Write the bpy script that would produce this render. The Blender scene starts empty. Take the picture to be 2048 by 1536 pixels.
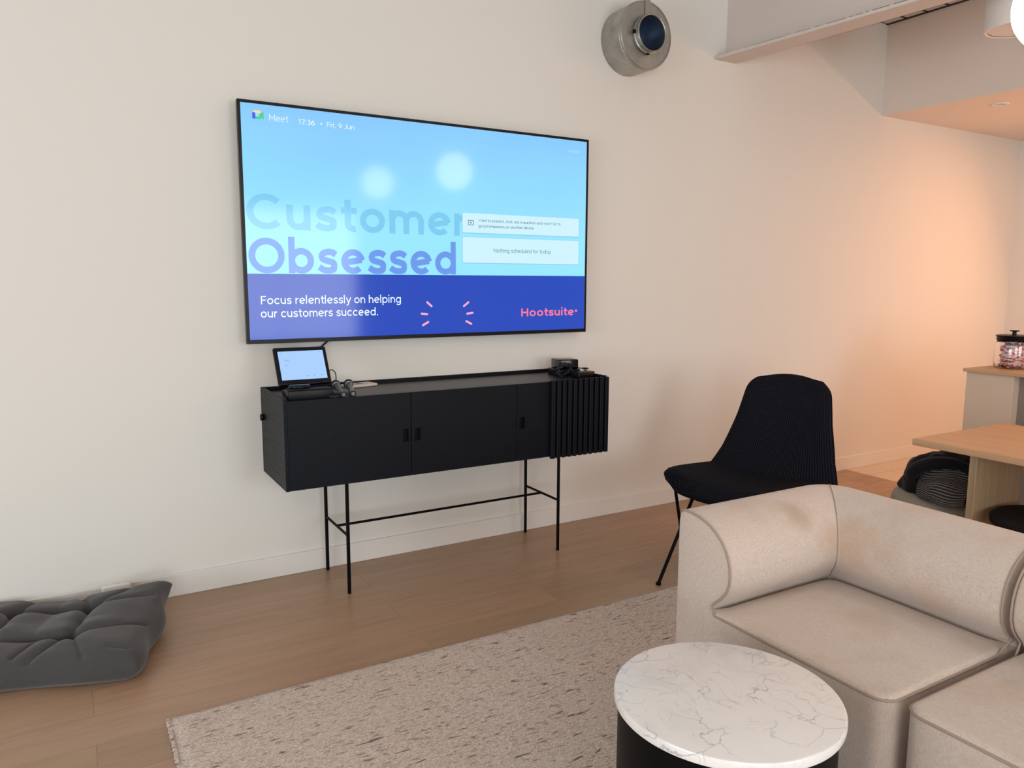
import bpy, bmesh, math, random, os
from mathutils import Vector, Matrix, noise
C = bpy.context
COL = C.scene.collection
random.seed(4)

# ------------------------------------------------------------------ camera
CY, CH = -3.7427, 1.4709
yaw, pitch, roll, FPX = 0.5309, 0.1349, 0.0037, 1523.07
cam = bpy.data.cameras.new('camera'); camo = bpy.data.objects.new('camera', cam); COL.objects.link(camo)
fw = Vector((math.sin(yaw)*math.cos(pitch), math.cos(yaw)*math.cos(pitch), -math.sin(pitch)))
rt = Vector((math.cos(yaw), -math.sin(yaw), 0)); up = rt.cross(fw)
r2 = math.cos(roll)*rt + math.sin(roll)*up; u2 = -math.sin(roll)*rt + math.cos(roll)*up
m = Matrix((r2, u2, -fw)).transposed().to_4x4(); m.translation = Vector((0, CY, CH))
camo.matrix_world = m
cam.sensor_fit = 'HORIZONTAL'; cam.sensor_width = 36; cam.lens = 36*FPX/2048; cam.clip_start = .05
C.scene.camera = camo

# ------------------------------------------------------------------ world, exposure
W = bpy.data.worlds.new('world'); C.scene.world = W; W.use_nodes = True
W.node_tree.nodes['Background'].inputs[0].default_value = (.92, .96, 1, 1)
W.node_tree.nodes['Background'].inputs[1].default_value = 1.2
vs = C.scene.view_settings
C.scene.display_settings.display_device = 'sRGB'
vs.view_transform = 'Standard'; vs.look = 'None'; vs.gamma = 1; vs.use_curve_mapping = False; vs.exposure = 0.02

def area_light(name, loc, rot, sx, sy, power, col, spread=math.pi):
    l = bpy.data.lights.new(name, 'AREA'); l.shape = 'RECTANGLE'; l.size = sx; l.size_y = sy
    l.energy = power; l.color = col; l.spread = spread
    o = bpy.data.objects.new(name, l); o.location = loc; o.rotation_euler = rot; COL.objects.link(o); return o
def spot_light(name, loc, power, col, size=2.4, blend=.6, radius=.05):
    l = bpy.data.lights.new(name, 'SPOT'); l.energy = power; l.color = col; l.spot_size = size
    l.spot_blend = blend; l.shadow_soft_size = radius
    o = bpy.data.objects.new(name, l); o.location = loc; COL.objects.link(o); return o
DAY = (.93, .98, 1.0); WARM = (1.0, .46, .22); LAMP = (1.0, .86, .74)
REAR, LEFT, RIGHT, CEIL = -7.6, -4.2, 7.43, 3.37
# daylight entering through the window openings of the wall behind the camera and of the left wall
area_light('daylight_window_1', (2.75, REAR-.02, 1.50), (math.radians(90), 0, 0), 2.2, 1.9, 78, DAY)
area_light('daylight_window_2', (-1.2, REAR-.02, 1.50), (math.radians(90), 0, 0), 3.2, 1.9, 108, DAY)
area_light('daylight_window_3', (LEFT-.02, -3.2, 1.20), (math.radians(90), 0, math.radians(-90)), 3.0, 1.5, 92, DAY)
# warm kitchen downlights under the lowered ceiling
for x, y, p in ((6.1, -2.5, 34), (6.2, -3.8, 36), (6.5, -5.2, 36)):
    spot_light('kitchen_downlight_lamp', (x, y, 2.69), p, WARM, 2.9, 1.0, .12)
area_light('kitchen_warm_fill', (6.45, -1.7, 2.69), (0, 0, 0), 1.3, 2.0, 20, WARM)  # unseen area light added to spread the warm wash over the wall
area_light('kitchen_low_fill', (7.25, -2.0, 1.9), (0, math.radians(60), 0),   .15, 2.2, 30, WARM)  # unseen light strip added to warm the kitchen floor and island

spot_light('table_warm_fill', (4.5, -3.3, 3.2), 42, (1.0, .62, .40), 2.7, .9, .10)  # unseen warm spot added to tint the oak table and sofa

# ------------------------------------------------------------------ helpers
def sc(r, g, b):   # sRGB 0-255 to linear
    f = lambda c: (c/255/12.92) if c/255 <= .04045 else ((c/255+.055)/1.055)**2.4
    return (f(r), f(g), f(b), 1)
def mat(name, col=(.5,.5,.5,1), rough=.6, metal=0, spec=.5, emit=None, es=1, trans=0, coat=0, sheen=0):
    m = bpy.data.materials.new(name); m.use_nodes = True
    b = m.node_tree.nodes['Principled BSDF']
    b.inputs['Base Color'].default_value = col; b.inputs['Roughness'].default_value = rough
    b.inputs['Metallic'].default_value = metal; b.inputs['Specular IOR Level'].default_value = spec
    b.inputs['Transmission Weight'].default_value = trans; b.inputs['Coat Weight'].default_value = coat
    b.inputs['Sheen Weight'].default_value = sheen
    if emit: b.inputs['Emission Color'].default_value = emit; b.inputs['Emission Strength'].default_value = es
    return m
class NT:
    def __init__(s, m): s.m = m; s.t = m.node_tree; s.b = s.t.nodes['Principled BSDF']
    def n(s, typ, **k):
        x = s.t.nodes.new('ShaderNode'+typ)
        for a, v in k.items(): setattr(x, a, v)
        return x
    def l(s, a, b): s.t.links.new(a, b)
    def coords(s, scale=(1,1,1), kind='Object', rot=(0,0,0), loc=(0,0,0)):
        tc = s.n('TexCoord'); mp = s.n('Mapping'); mp.inputs['Scale'].default_value = scale
        mp.inputs['Rotation'].default_value = rot; mp.inputs['Location'].default_value = loc
        s.l(tc.outputs[kind], mp.inputs[0]); return mp.outputs[0]
    def noise(s, vec, scale=5, detail=3, rough=.5, dist=0):
        x = s.n('TexNoise'); x.inputs['Scale'].default_value = scale; x.inputs['Detail'].default_value = detail
        x.inputs['Roughness'].default_value = rough; x.inputs['Distortion'].default_value = dist
        s.l(vec, x.inputs['Vector']); return x.outputs['Fac']
    def ramp(s, fac, stops, interp='LINEAR'):
        x = s.n('ValToRGB'); cr = x.color_ramp; cr.interpolation = interp
        while len(cr.elements) < len(stops): cr.elements.new(.5)
        for e, (p, c) in zip(cr.elements, stops): e.position = p; e.color = c if len(c) == 4 else (*c, 1)
        s.l(fac, x.inputs[0]); return x.outputs[0]
    def mix(s, fac, a, b, mode='MIX'):
        x = s.n('Mix', data_type='RGBA', blend_type=mode)
        if isinstance(fac, (int, float)): x.inputs[0].default_value = fac
        else: s.l(fac, x.inputs[0])
        for v, i in ((a, 6), (b, 7)):
            if isinstance(v, tuple): x.inputs[i].default_value = v if len(v) == 4 else (*v, 1)
            else: s.l(v, x.inputs[i])
        return x.outputs[2]
    def math(s, op, a, b=0, c=0):
        x = s.n('Math', operation=op)
        for v, i in ((a, 0), (b, 1), (c, 2)):
            if isinstance(v, (int, float)): x.inputs[i].default_value = v
            else: s.l(v, x.inputs[i])
        return x.outputs[0]
    def bump(s, h, strength=.3, dist=.005):
        x = s.n('Bump'); x.inputs['Strength'].default_value = strength; x.inputs['Distance'].default_value = dist
        s.l(h, x.inputs['Height']); s.l(x.outputs[0], s.b.inputs['Normal'])
    def col(s, c): s.l(c, s.b.inputs['Base Color'])

def bx(bm, c, s, rot=None, bevel=0, seg=2):
    """box: centre c, size s, optional rotation matrix and bevelled edges"""
    r = bmesh.ops.create_cube(bm, size=1)
    vs_ = r['verts']; bmesh.ops.scale(bm, vec=s, verts=vs_)
    if bevel:
        es = list({e for v in vs_ for e in v.link_edges})
        g = bmesh.ops.bevel(bm, geom=es, offset=bevel, segments=seg, affect='EDGES', profile=.5)
        vs_ = list({v for f in g['faces'] for v in f.verts} | {v for v in vs_ if v.is_valid})
    if rot: bmesh.ops.rotate(bm, cent=(0,0,0), matrix=rot, verts=vs_)
    bmesh.ops.translate(bm, vec=c, verts=vs_); return vs_
def bb(bm, x0, x1, y0, y1, z0, z1, bevel=0, seg=2):
    return bx(bm, ((x0+x1)/2, (y0+y1)/2, (z0+z1)/2), (abs(x1-x0), abs(y1-y0), abs(z1-z0)), None, bevel, seg)
def tube(bm, pts, r, seg=12, caps=True):
    pts = [Vector(p) for p in pts]; rings = []
    n = len(pts); rr = r if isinstance(r, (list, tuple)) else [r]*n
    t0 = (pts[1]-pts[0]).normalized(); ref = Vector((0,0,1)) if abs(t0.z) < .9 else Vector((1,0,0))
    a = t0.cross(ref).normalized()
    for i in range(n):
        t = (pts[min(i+1,n-1)]-pts[max(i-1,0)]).normalized()
        a = (a - t*a.dot(t)).normalized(); b = t.cross(a)
        rings.append([bm.verts.new(pts[i]+rr[i]*(math.cos(2*math.pi*k/seg)*a+math.sin(2*math.pi*k/seg)*b)) for k in range(seg)])
    for i in range(n-1):
        for k in range(seg):
            bm.faces.new((rings[i][k], rings[i][(k+1)%seg], rings[i+1][(k+1)%seg], rings[i+1][k]))
    if caps:
        bm.faces.new(rings[0][::-1]); bm.faces.new(rings[-1])
def lathe(bm, prof, c=(0,0,0), seg=48, axis='Z', closed=False):
    """revolve (radius, height) pairs"""
    rings = []
    for r, h in prof:
        ring = []
        if r < 1e-6:
            p = Vector((0,0,h))
            ring = [bm.verts.new(p)]
        else:
            ring = [bm.verts.new((r*math.cos(2*math.pi*k/seg), r*math.sin(2*math.pi*k/seg), h)) for k in range(seg)]
        rings.append(ring)
    pr = list(zip(rings, rings[1:])) + ([(rings[-1], rings[0])] if closed else [])
    for a, b in pr:
        for k in range(seg):
            k2 = (k+1) % seg
            if len(a) == 1 and len(b) == 1: continue
            if len(a) == 1: bm.faces.new((a[0], b[k2], b[k]))
            elif len(b) == 1: bm.faces.new((a[k], a[k2], b[0]))
            else: bm.faces.new((a[k], a[k2], b[k2], b[k]))
    vv = [v for r_ in rings for v in r_]
    if axis == 'Y': bmesh.ops.rotate(bm, cent=(0,0,0), matrix=Matrix.Rotation(math.radians(90), 3, 'X'), verts=vv)   # height -> -y
    bmesh.ops.translate(bm, vec=c, verts=vv); return vv
def grid(bm, f, nu, nv, uv=None, flip=False):
    """surface from f(i/nu, j/nv)"""
    v = [[bm.verts.new(f(i/nu, j/nv)) for j in range(nv+1)] for i in range(nu+1)]
    lay = bm.loops.layers.uv.verify() if uv else None
    for i in range(nu):
        for j in range(nv):
            q = [(i,j),(i+1,j),(i+1,j+1),(i,j+1)]
            if flip: q = q[::-1]
            fc = bm.faces.new([v[a][b] for a, b in q])
            if uv:
                for lp, (a, b) in zip(fc.loops, q): lp[lay].uv = uv(a/nu, b/nv)
    return v
def cr(P, n=8, closed=False):
    """smooth Catmull-Rom curve through points"""
    P = [Vector(p) for p in P]; out = []
    N = len(P)
    for i in range(N if closed else N-1):
        if closed: a, b, c, d = P[i-1], P[i], P[(i+1)%N], P[(i+2)%N]
        else: a, b, c, d = P[max(i-1,0)], P[i], P[i+1], P[min(i+2,N-1)]
        for k in range(n):
            t = k/n
            out.append(.5*((2*b)+(c-a)*t+(2*a-5*b+4*c-d)*t*t+(3*b-a-3*c+d)*t**3))
    if not closed: out.append(P[-1])
    return out

ORG = {}
def obj(name, bm, m, parent=None, smooth=False, local=False, autosmooth=None):
    me = bpy.data.meshes.new(name)
    bmesh.ops.recalc_face_normals(bm, faces=bm.faces[:]) if not getattr(bm, 'keep', False) else None
    if parent is not None and not local:
        bmesh.ops.translate(bm, vec=-ORG[parent.name], verts=bm.verts[:])
    bm.to_mesh(me); bm.free(); me.materials.append(m)
    if smooth: me.polygons.foreach_set('use_smooth', [True]*len(me.polygons))
    if autosmooth:
        me.polygons.foreach_set('use_smooth', [True]*len(me.polygons)); me.set_sharp_from_angle(angle=math.radians(autosmooth))
    o = bpy.data.objects.new(name, me); COL.objects.link(o)
    if parent is not None: o.parent = parent; ORG[o.name] = ORG[parent.name]
    else: ORG[o.name] = Vector((0,0,0))
    return o
def thing(name, label, cat, loc=(0,0,0), rotz=0, group=None):
    o = bpy.data.objects.new(name, None); COL.objects.link(o); o.location = loc; o.rotation_euler = (0,0,rotz)
    o.empty_display_size = .05; ORG[o.name] = Vector(loc); return tag(o, label, cat, group)
def tag(o, label, cat, group=None, kind=None):
    o['label'] = label; o['category'] = cat
    if group: o['group'] = group
    if kind: o['kind'] = kind
    return o
def struct(name, bm, m, smooth=False, auto=None):
    o = obj(name, bm, m, smooth=smooth, autosmooth=auto); o['kind'] = 'structure'; return o
def origin(o, loc):
    """move the origin of a one-mesh thing to its base"""
    o.data.transform(Matrix.Translation(-Vector(loc))); o.location = loc; ORG[o.name] = Vector(loc); return o
B = bmesh.new

# ------------------------------------------------------------------ materials
WALLM = mat('wall_paint', (.74, .728, .688, 1), .75, spec=.25); t = NT(WALLM); v = t.coords()
t.bump(t.noise(v, 180, 2), .04, .002)
CEILM = mat('ceiling_paint', (.72, .70, .665, 1), .8, spec=.2)
TRIMM = mat('baseboard_paint', (.76, .75, .72, 1), .5, spec=.35)
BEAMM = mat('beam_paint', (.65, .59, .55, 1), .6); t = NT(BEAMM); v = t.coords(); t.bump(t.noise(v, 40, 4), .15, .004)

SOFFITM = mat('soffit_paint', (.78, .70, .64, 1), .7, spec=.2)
FLOORM = mat('oak_floorboards', rough=.34); t = NT(FLOORM); v = t.coords()
br = t.n('TexBrick'); br.offset = .37; br.offset_frequency = 2; br.squash = 1
for k, x in (('Scale', 1), ('Mortar Size', .0012), ('Mortar Smooth', .4), ('Bias', 0), ('Brick Width', 1.9), ('Row Height', .19)): br.inputs[k].default_value = x
br.inputs['Color1'].default_value = (0,0,0,1); br.inputs['Color2'].default_value = (1,1,1,1); br.inputs['Mortar'].default_value = (.5,.5,.5,1)
t.l(v, br.inputs['Vector'])
sep = t.n('SeparateColor'); t.l(br.outputs['Color'], sep.inputs[0])
vg = t.coords((1.2, 16, 1)); cmb = t.n('VectorMath', operation='ADD'); t.l(vg, cmb.inputs[0])
sc3 = t.n('VectorMath', operation='SCALE'); sc3.inputs[3].default_value = 9.0; t.l(br.outputs['Color'], sc3.inputs[0]); t.l(sc3.outputs[0], cmb.inputs[1])
grain = t.noise(cmb.outputs[0], 2.2, 6, .6, .6)
base = t.ramp(sep.outputs[0], [(0, (.345, .218, .135)), (.5, (.375, .240, .150)), (1, (.405, .250, .163))])
g2 = t.ramp(grain, [(.30, (.90, .885, .87)), (.5, (1, 1, 1)), (.75, (1.06, 1.06, 1.05))])
c1 = t.mix(1.0, base, g2, 'MULTIPLY')
knot = t.noise(t.coords((1.6, 7, 1)), 2.4, 3, .5, .4); kr = t.ramp(knot, [(.70, (0,0,0)), (.80, (1,1,1))])
c2 = t.mix(t.math('MULTIPLY', kr, .45), c1, (.17, .095, .06))
c3 = t.mix(t.math('MULTIPLY', br.outputs['Fac'], .55), c2, (.13, .075, .045)); t.col(c3)
t.l(t.ramp(grain, [(.2, (.40,)*3), (.8, (.28,)*3)]), t.b.inputs['Roughness'])
t.bump(t.math('SUBTRACT', t.math('MULTIPLY', grain, .25), br.outputs['Fac']), .10, .002)

KFLOORM = mat('pale_kitchen_planks', rough=.35); t = NT(KFLOORM); v = t.coords()
br = t.n('TexBrick'); br.offset = .4
for k, x in (('Scale', 1), ('Mortar Size', .0025), ('Brick Width', 1.2), ('Row Height', .21)): br.inputs[k].default_value = x
br.inputs['Color1'].default_value = (.62, .52, .42, 1); br.inputs['Color2'].default_value = (.66, .56, .46, 1); br.inputs['Mortar'].default_value = (.33, .25, .19, 1)
t.l(v, br.inputs['Vector']); t.col(br.outputs['Color'])

RUGM = mat('woven_wool_rug', rough=.95, spec=.1, sheen=.2); t = NT(RUGM)
va = t.coords((26, 90, 90)); vb = t.coords((14, 60, 60)); vc = t.coords((120, 240, 100))
n1 = t.noise(va, 1.0, 3, .6); n2 = t.noise(vb, 1.0, 2, .5, .3); n3 = t.noise(vc, 1, 3, .7); n4 = t.noise(t.coords((3, 5, 1)), 1, 2)
c = t.ramp(n3, [(.30, (.26, .20, .165)), (.45, (.56, .45, .385)), (.58, (.72, .595, .52)), (.75, (.88, .77, .69))])
c = t.mix(t.ramp(n1, [(.57, (0,0,0)), (.68, (.8,.8,.8))]), c, (.19, .125, .095))
c = t.mix(t.ramp(n2, [(.65, (0,0,0)), (.71, (.9,.9,.9))]), c, (.075, .042, .032))
c = t.mix(t.ramp(n4, [(.4, (0,0,0)), (.7, (.22,.22,.22))]), c, (.62, .56, .50)); t.col(c)
t.bump(t.math('ADD', n3, t.math('MULTIPLY', n1, .8)), .8, .006)

def fabric(name, col, dirt=None, sx=1):
    m = mat(name, col, .95, spec=.12, sheen=.25); t = NT(m)
    a = t.noise(t.coords((70, 1100, 500)), 1, 2); b_ = t.noise(t.coords((1100, 70, 500)), 1, 2); cc = t.noise(t.coords((500, 500, 60)), 1, 2)
    w = t.math('ADD', t.math('ADD', a, b_), cc)
    k = t.ramp(t.math('MULTIPLY', w, .333), [(.38, tuple(x*.80 for x in col[:3])), (.5, col[:3]), (.62, tuple(min(1, x*1.15) for x in col[:3]))])
    if dirt:
        d = t.noise(t.coords((1,1,1), loc=(3.1, .7, 0)), 4.2, 4, .55); k = t.mix(t.ramp(d, [(.50, (0,0,0)), (.72, (.55,.55,.55))]), k, dirt)
    
    if dirt:
        nz = t.noise(t.coords(), 14, 3, .6)
        for cx_, cy_, cz_, rad, st_, cc_ in ((.366, .596, .71, .085, .55, (.36, .26, .17)), (.50, .47, .60, .13, .42, (.50, .29, .17)), (.52, .22, .52, .10, .30, (.50, .29, .17))):
            tc = t.n('TexCoord'); vd = t.n('VectorMath', operation='DISTANCE'); vd.inputs[1].default_value = (cx_, cy_, cz_); t.l(tc.outputs['Object'], vd.inputs[0])
            dd = t.math('ADD', vd.outputs['Value'], t.math('MULTIPLY', t.math('SUBTRACT', nz, .5), rad*1.3))
            k = t.mix(t.ramp(dd, [(rad*.25, (st_,)*3), (rad, (0,)*3)]), k, cc_)
    t.col(k); t.bump(w, .25, .002); return m
SOFAM = fabric('cream_linen_upholstery', (.60, .50, .435, 1), (.47, .335, .24))
PIPEM = mat('linen_piping', (.38, .285, .23, 1), .9, spec=.1)
CUSHM = fabric('charcoal_cotton', (.060, .058, .060, 1))
BLACKWOOD = mat('black_stained_oak', (.004, .0058, .010, 1), .42, spec=.17); t = NT(BLACKWOOD)
n = t.noise(t.coords((2, 2, 160)), 1.5, 4, .6, .5); t.bump(n, .18, .002)
t.l(t.ramp(n, [(.3, (.40,)*3), (.7, (.52,)*3)]), t.b.inputs['Roughness'])
BLACKTOP = mat('black_stained_oak_top', (.022, .021, .021, 1), .38, spec=.45); t = NT(BLACKTOP)
n = t.noise(t.coords((2, 90, 2)), 1.5, 4, .6, .5); t.bump(n, .15, .002)
STEEL = mat('black_powdercoat', (.002, .002, .0025, 1), .45, spec=.10)
PLASTIC = mat('black_plastic', (.003, .003, .005, 1), .34, spec=.22)
GLOSS = mat('black_gloss_plastic', (.002, .002, .006, 1), .14, spec=.3)
RUBBER = mat('black_cable', (.008, .008, .009, 1), .5)
TVFRAME = mat('tv_bezel', (.004, .004, .005, 1), .35, spec=.25)
GALV = mat('galvanised_steel', (.42, .43, .42, 1), .42, metal=.85); t = NT(GALV)
n = t.noise(t.coords(), 9, 5, .65, .4); t.col(t.ramp(n, [(.3, (.33, .325, .30)), (.6, (.45, .445, .415)), (.8, (.53, .52, .49))]))
t.l(t.ramp(n, [(.3, (.50,)*3), (.7, (.34,)*3)]), t.b.inputs['Roughness'])
DUCTIN = mat('blued_steel_lining', (.14, .20, .30, 1), .28, metal=.8)
CHROME = mat('polished_steel', (.7, .7, .7, 1), .2, metal=1)
WHITEP = mat('white_plastic', (.78, .77, .75, 1), .45)
MARBLE = mat('white_marble', rough=.22, spec=.5); t = NT(MARBLE)
vv = t.coords((1, 1, 1)); d1 = t.n('TexNoise'); d1.inputs['Scale'].default_value = 5; d1.inputs['Detail'].default_value = 5; t.l(vv, d1.inputs['Vector'])
ma = t.n('VectorMath', operation='MULTIPLY_ADD'); ma.inputs[1].default_value = (.30, .30, .30); t.l(d1.outputs['Color'], ma.inputs[0]); t.l(vv, ma.inputs[2])
vo = t.n('TexVoronoi', feature='DISTANCE_TO_EDGE'); vo.inputs['Scale'].default_value = 9; t.l(ma.outputs[0], vo.inputs['Vector'])
vo2 = t.n('TexVoronoi', feature='DISTANCE_TO_EDGE'); vo2.inputs['Scale'].default_value = 17; t.l(ma.outputs[0], vo2.inputs['Vector'])
mask = t.noise(vv, 6, 3, .6); mask2 = t.noise(t.coords(loc=(5, 2, 1)), 9, 3, .6)
cl = t.ramp(t.noise(ma.outputs[0], 4, 6, .6), [(.30, (.70, .69, .695)), (.46, (.81, .785, .77)), (.75, (.85, .82, .80))])
v1 = t.math('MULTIPLY', t.ramp(vo.outputs['Distance'], [(0, (.80,)*3), (.024, (0,)*3)]), t.ramp(mask, [(.44, (0,)*3), (.60, (1,)*3)]))
v2 = t.math('MULTIPLY', t.ramp(vo2.outputs['Distance'], [(0, (.7,)*3), (.034, (0,)*3)]), t.ramp(mask2, [(.50, (0,)*3), (.64, (1,)*3)]))
c = t.mix(v1, cl, (.34, .33, .35)); c = t.mix(v2, c, (.42, .41, .43)); t.col(c)
OAK = mat('light_oak_veneer', rough=.45); t = NT(OAK)
n = t.noise(t.coords((30, 1.5, 30)), 1.2, 5, .6, .4); t.col(t.ramp(n, [(.3, (.50, .29, .155)), (.55, (.56, .335, .185)), (.8, (.61, .375, .215))]))
OAKV = mat('light_oak_veneer_upright', rough=.45); t = NT(OAKV)
n = t.noise(t.coords((40, 40, 1.5)), 1.2, 5, .6, .4); t.col(t.ramp(n, [(.3, (.36, .25, .145)), (.55, (.46, .325, .19)), (.8, (.52, .37, .22))]))
LAMIN = mat('beige_grey_laminate', (.66, .50, .38, 1), .5)
NICHEDK = mat('niche_shade_laminate', (.24, .19, .165, 1), .55)  # darker brown stands in for the shade of the island's open niche
POUFM = fabric('greige_felt', (.34, .29, .24, 1))
DKFELT = mat('dark_brown_black_felt', (.014, .010, .009, 1), .85, spec=.2)
COATM = mat('black_wool', (.008, .008, .010, 1), .9, spec=.15, sheen=.1)
LININGM = mat('striped_lining', rough=.6); t = NT(LININGM)
w = t.n('TexWave', wave_type='BANDS', bands_direction='X'); w.inputs['Scale'].default_value = 7.5; w.inputs['Distortion'].default_value = 0; w.inputs['Detail'].default_value = 0
t.l(t.coords(kind='UV'), w.inputs['Vector']); t.col(t.ramp(w.outputs['Fac'], [(.62, (.040, .034, .034)), (.85, (.42, .37, .36))]))
CHAIRM = mat('black_waffle_weave', (.006, .006, .010, 1), .9, spec=.08, sheen=0); t = NT(CHAIRM)
uvn = t.n('TexCoord'); sx = t.n('SeparateXYZ'); t.l(uvn.outputs['UV'], sx.inputs[0])
su = t.math('SINE', t.math('MULTIPLY', sx.outputs[0], 2*math.pi/.0125)); sv = t.math('SINE', t.math('MULTIPLY', sx.outputs[1], 2*math.pi/.0105))
su2 = t.math('SINE', t.math('ADD', t.math('MULTIPLY', sx.outputs[0], 2*math.pi/.0125), 1.8))
h = t.math('MULTIPLY', t.math('MAXIMUM', su, 0), t.math('MAXIMUM', sv, 0)); h2 = t.math('MULTIPLY', t.math('MAXIMUM', su2, 0), t.math('MAXIMUM', t.math('MULTIPLY', sv, -1), 0))
c = t.mix(t.ramp(h, [(.30, (0,)*3), (.7, (1,)*3)]), (.004, .004, .007, 1), (.030, .032, .058, 1))
c = t.mix(t.ramp(h2, [(.55, (0,)*3), (.85, (.8,)*3)]), c, (.060, .062, .050, 1)); t.col(c)
t.bump(h, .6, .004)
GLOBE = mat('opal_glass_lit', (.9, .9, .9, 1), .3, emit=(1, .88, .78, 1), es=8)
GLASS = mat('clear_glass', (1, 1, 1, 1), .02, trans=1)

# ------------------------------------------------------------------ setting
bm = B(); bb(bm, LEFT, 5.26, REAR, 0, -.05, 0); struct('floor', bm, FLOORM)
bm = B(); bb(bm, 5.26, RIGHT, REAR, 0, -.05, 0); struct('floor_kitchen', bm, KFLOORM)
bm = B(); bb(bm, LEFT-.1, RIGHT+.1, 0, .12, -.05, 3.6); struct('wall_back', bm, WALLM)
bm = B(); bb(bm, RIGHT, RIGHT+.12, REAR, 0, -.05, 3.6); struct('wall_right', bm, WALLM)
# ceiling boards run across with dark open joints
CEILB = mat('ceiling_boards', rough=.8); t = NT(CEILB); v = t.coords(rot=(0,0,math.radians(0)))
br = t.n('TexBrick'); br.offset = .5
for k, x in (('Scale', 1), ('Mortar Size', .011), ('Brick Width', 60), ('Row Height', .155)): br.inputs[k].default_value = x
br.inputs['Color1'].default_value = br.inputs['Color2'].default_value = (.66, .62, .57, 1); br.inputs['Mortar'].default_value = (.02, .015, .012, 1)
t.l(v, br.inputs['Vector']); t.col(br.outputs['Color'])
bm = B(); bb(bm, 3.9, 5.43, REAR, 0, CEIL, CEIL+.1); struct('ceiling_boarded', bm, CEILB)
bm = B(); bb(bm, LEFT, 3.9, REAR, 0, CEIL, CEIL+.1); struct('ceiling', bm, CEILM)
bm = B(); bb(bm, 5.408, 5.43, REAR, 0, CEIL-.006, CEIL-.001); struct('gap_shade_strip', bm, mat('dark_shadow_gap', (.03, .022, .018, 1), .8))  # dark strip standing in for the shade of an open gap
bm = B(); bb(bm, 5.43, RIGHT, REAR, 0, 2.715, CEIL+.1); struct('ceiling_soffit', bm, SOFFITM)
# baseboards
for nm, a in (('baseboard_back', (LEFT, RIGHT, -.015, 0, 0, .105)), ('baseboard_right', (RIGHT-.015, RIGHT, REAR, -.015, 0, .105)), ('baseboard_left', (LEFT, LEFT+.015, REAR, -.015, 0, .105))):
    bm = B(); bb(bm, *a, bevel=.002, seg=1); struct(nm, bm, TRIMM)
# walls with window openings behind and left of the camera
def wall_with_holes(name, horiz, lo, hi, pos, th, holes):
    bm = B(); xs = [lo] + [v_ for h_ in holes for v_ in h_] + [hi]
    for i in range(0, len(xs), 2):
        q = (xs[i], xs[i+1])
        bb(bm, q[0], q[1], pos, pos-th, -.05, 3.6) if horiz else bb(bm, pos, pos-th, q[0], q[1], -.05, 3.6)
    for h_ in holes:
        for z0, z1 in ((-.05, .55), (2.65, 3.6)):
            bb(bm, h_[0], h_[1], pos, pos-th, z0, z1) if horiz else bb(bm, pos, pos-th, h_[0], h_[1], z0, z1)
    struct(name, bm, WALLM)
wall_with_holes('wall_front', True, LEFT-.1, RIGHT+.1, REAR, .15, [(-2.8, .4), (1.65, 3.85)])
wall_with_holes('wall_left', False, REAR, .12, LEFT, .15, [(-4.7, -1.7)])
def window(name, horiz, a, b, pos):
    bm = B(); z0, z1 = .55, 2.65; k = .045; mid = (a+b)/2
    for q0, q1, w0, w1 in ((a, a+k, z0, z1), (b-k, b, z0, z1), (a+k, b-k, z0, z0+k), (a+k, b-k, z1-k, z1), (mid-.02, mid+.02, z0+k, z1-k)):
        bb(bm, q0, q1, pos-.13, pos-.08, w0, w1) if horiz else bb(bm, pos-.13, pos-.08, q0, q1, w0, w1)
    struct(name, bm, STEEL)
window('window_1', True, 1.65, 3.85, REAR); window('window_2', True, -2.8, .4, REAR); window('window_3', False, -4.7, -1.7, LEFT)
# steel I-beam running out from the wall
bm = B()
def skew(vs_):
    for v_ in vs_: v_.co.x += -(.096 if v_.co.x < 3.75 else .068)*v_.co.y
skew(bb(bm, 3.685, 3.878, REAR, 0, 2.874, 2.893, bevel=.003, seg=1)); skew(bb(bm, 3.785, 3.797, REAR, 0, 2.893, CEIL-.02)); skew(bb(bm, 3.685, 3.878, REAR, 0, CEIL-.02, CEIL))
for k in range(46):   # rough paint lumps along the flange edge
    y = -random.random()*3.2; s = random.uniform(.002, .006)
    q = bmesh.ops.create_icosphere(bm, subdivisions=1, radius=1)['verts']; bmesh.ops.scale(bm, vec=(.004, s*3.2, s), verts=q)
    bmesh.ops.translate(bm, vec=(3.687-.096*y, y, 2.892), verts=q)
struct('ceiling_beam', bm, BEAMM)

# ------------------------------------------------------------------ rug
bm = B(); rng = random.Random(2)
RX0, RX1, RY1, RY0 = .212, 3.05, -1.103, -4.4
NX, NY = 60, 150
def rugf(i, j):
    x = RX0+(RX1-RX0)*i; y = RY1+(RY0-RY1)*j
    if i == 0: x += rng.uniform(-.004, .004)
    if j == 0: y += rng.uniform(-.0015, .0015)
    e = min(x-RX0, RY1-y, .012)
    return (x, y, .0135 - (.006 if e < .002 else 0))
vv = grid(bm, rugf, NX, NY)
bedge = [e for e in bm.edges if e.is_boundary]
r = bmesh.ops.extrude_edge_only(bm, edges=bedge)
for v_ in r['geom']:
    if isinstance(v_, bmesh.types.BMVert): v_.co.z = .0005
rug = obj('rug', bm, RUGM, smooth=True)
tag(rug, 'large heathered beige woven wool rug under the side table and cream sofa', 'rug'); origin(rug, (1.6, -2.7, 0))
# yarn loops along the cut left edge
bm = B()
for k in range(260):
    y = RY1-.01-k*.0105; l = rng.uniform(.002, .006); z = .007
    tube(bm, [(RX0+.006, y, z+.003), (RX0-l*.6, y+rng.uniform(-.003, .003), z), (RX0-l, y+rng.uniform(-.004, .004), z*.5)], .0035, 5)
fr = obj('fringe', bm, RUGM, rug, smooth=True); fr['kind'] = 'stuff'

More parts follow.
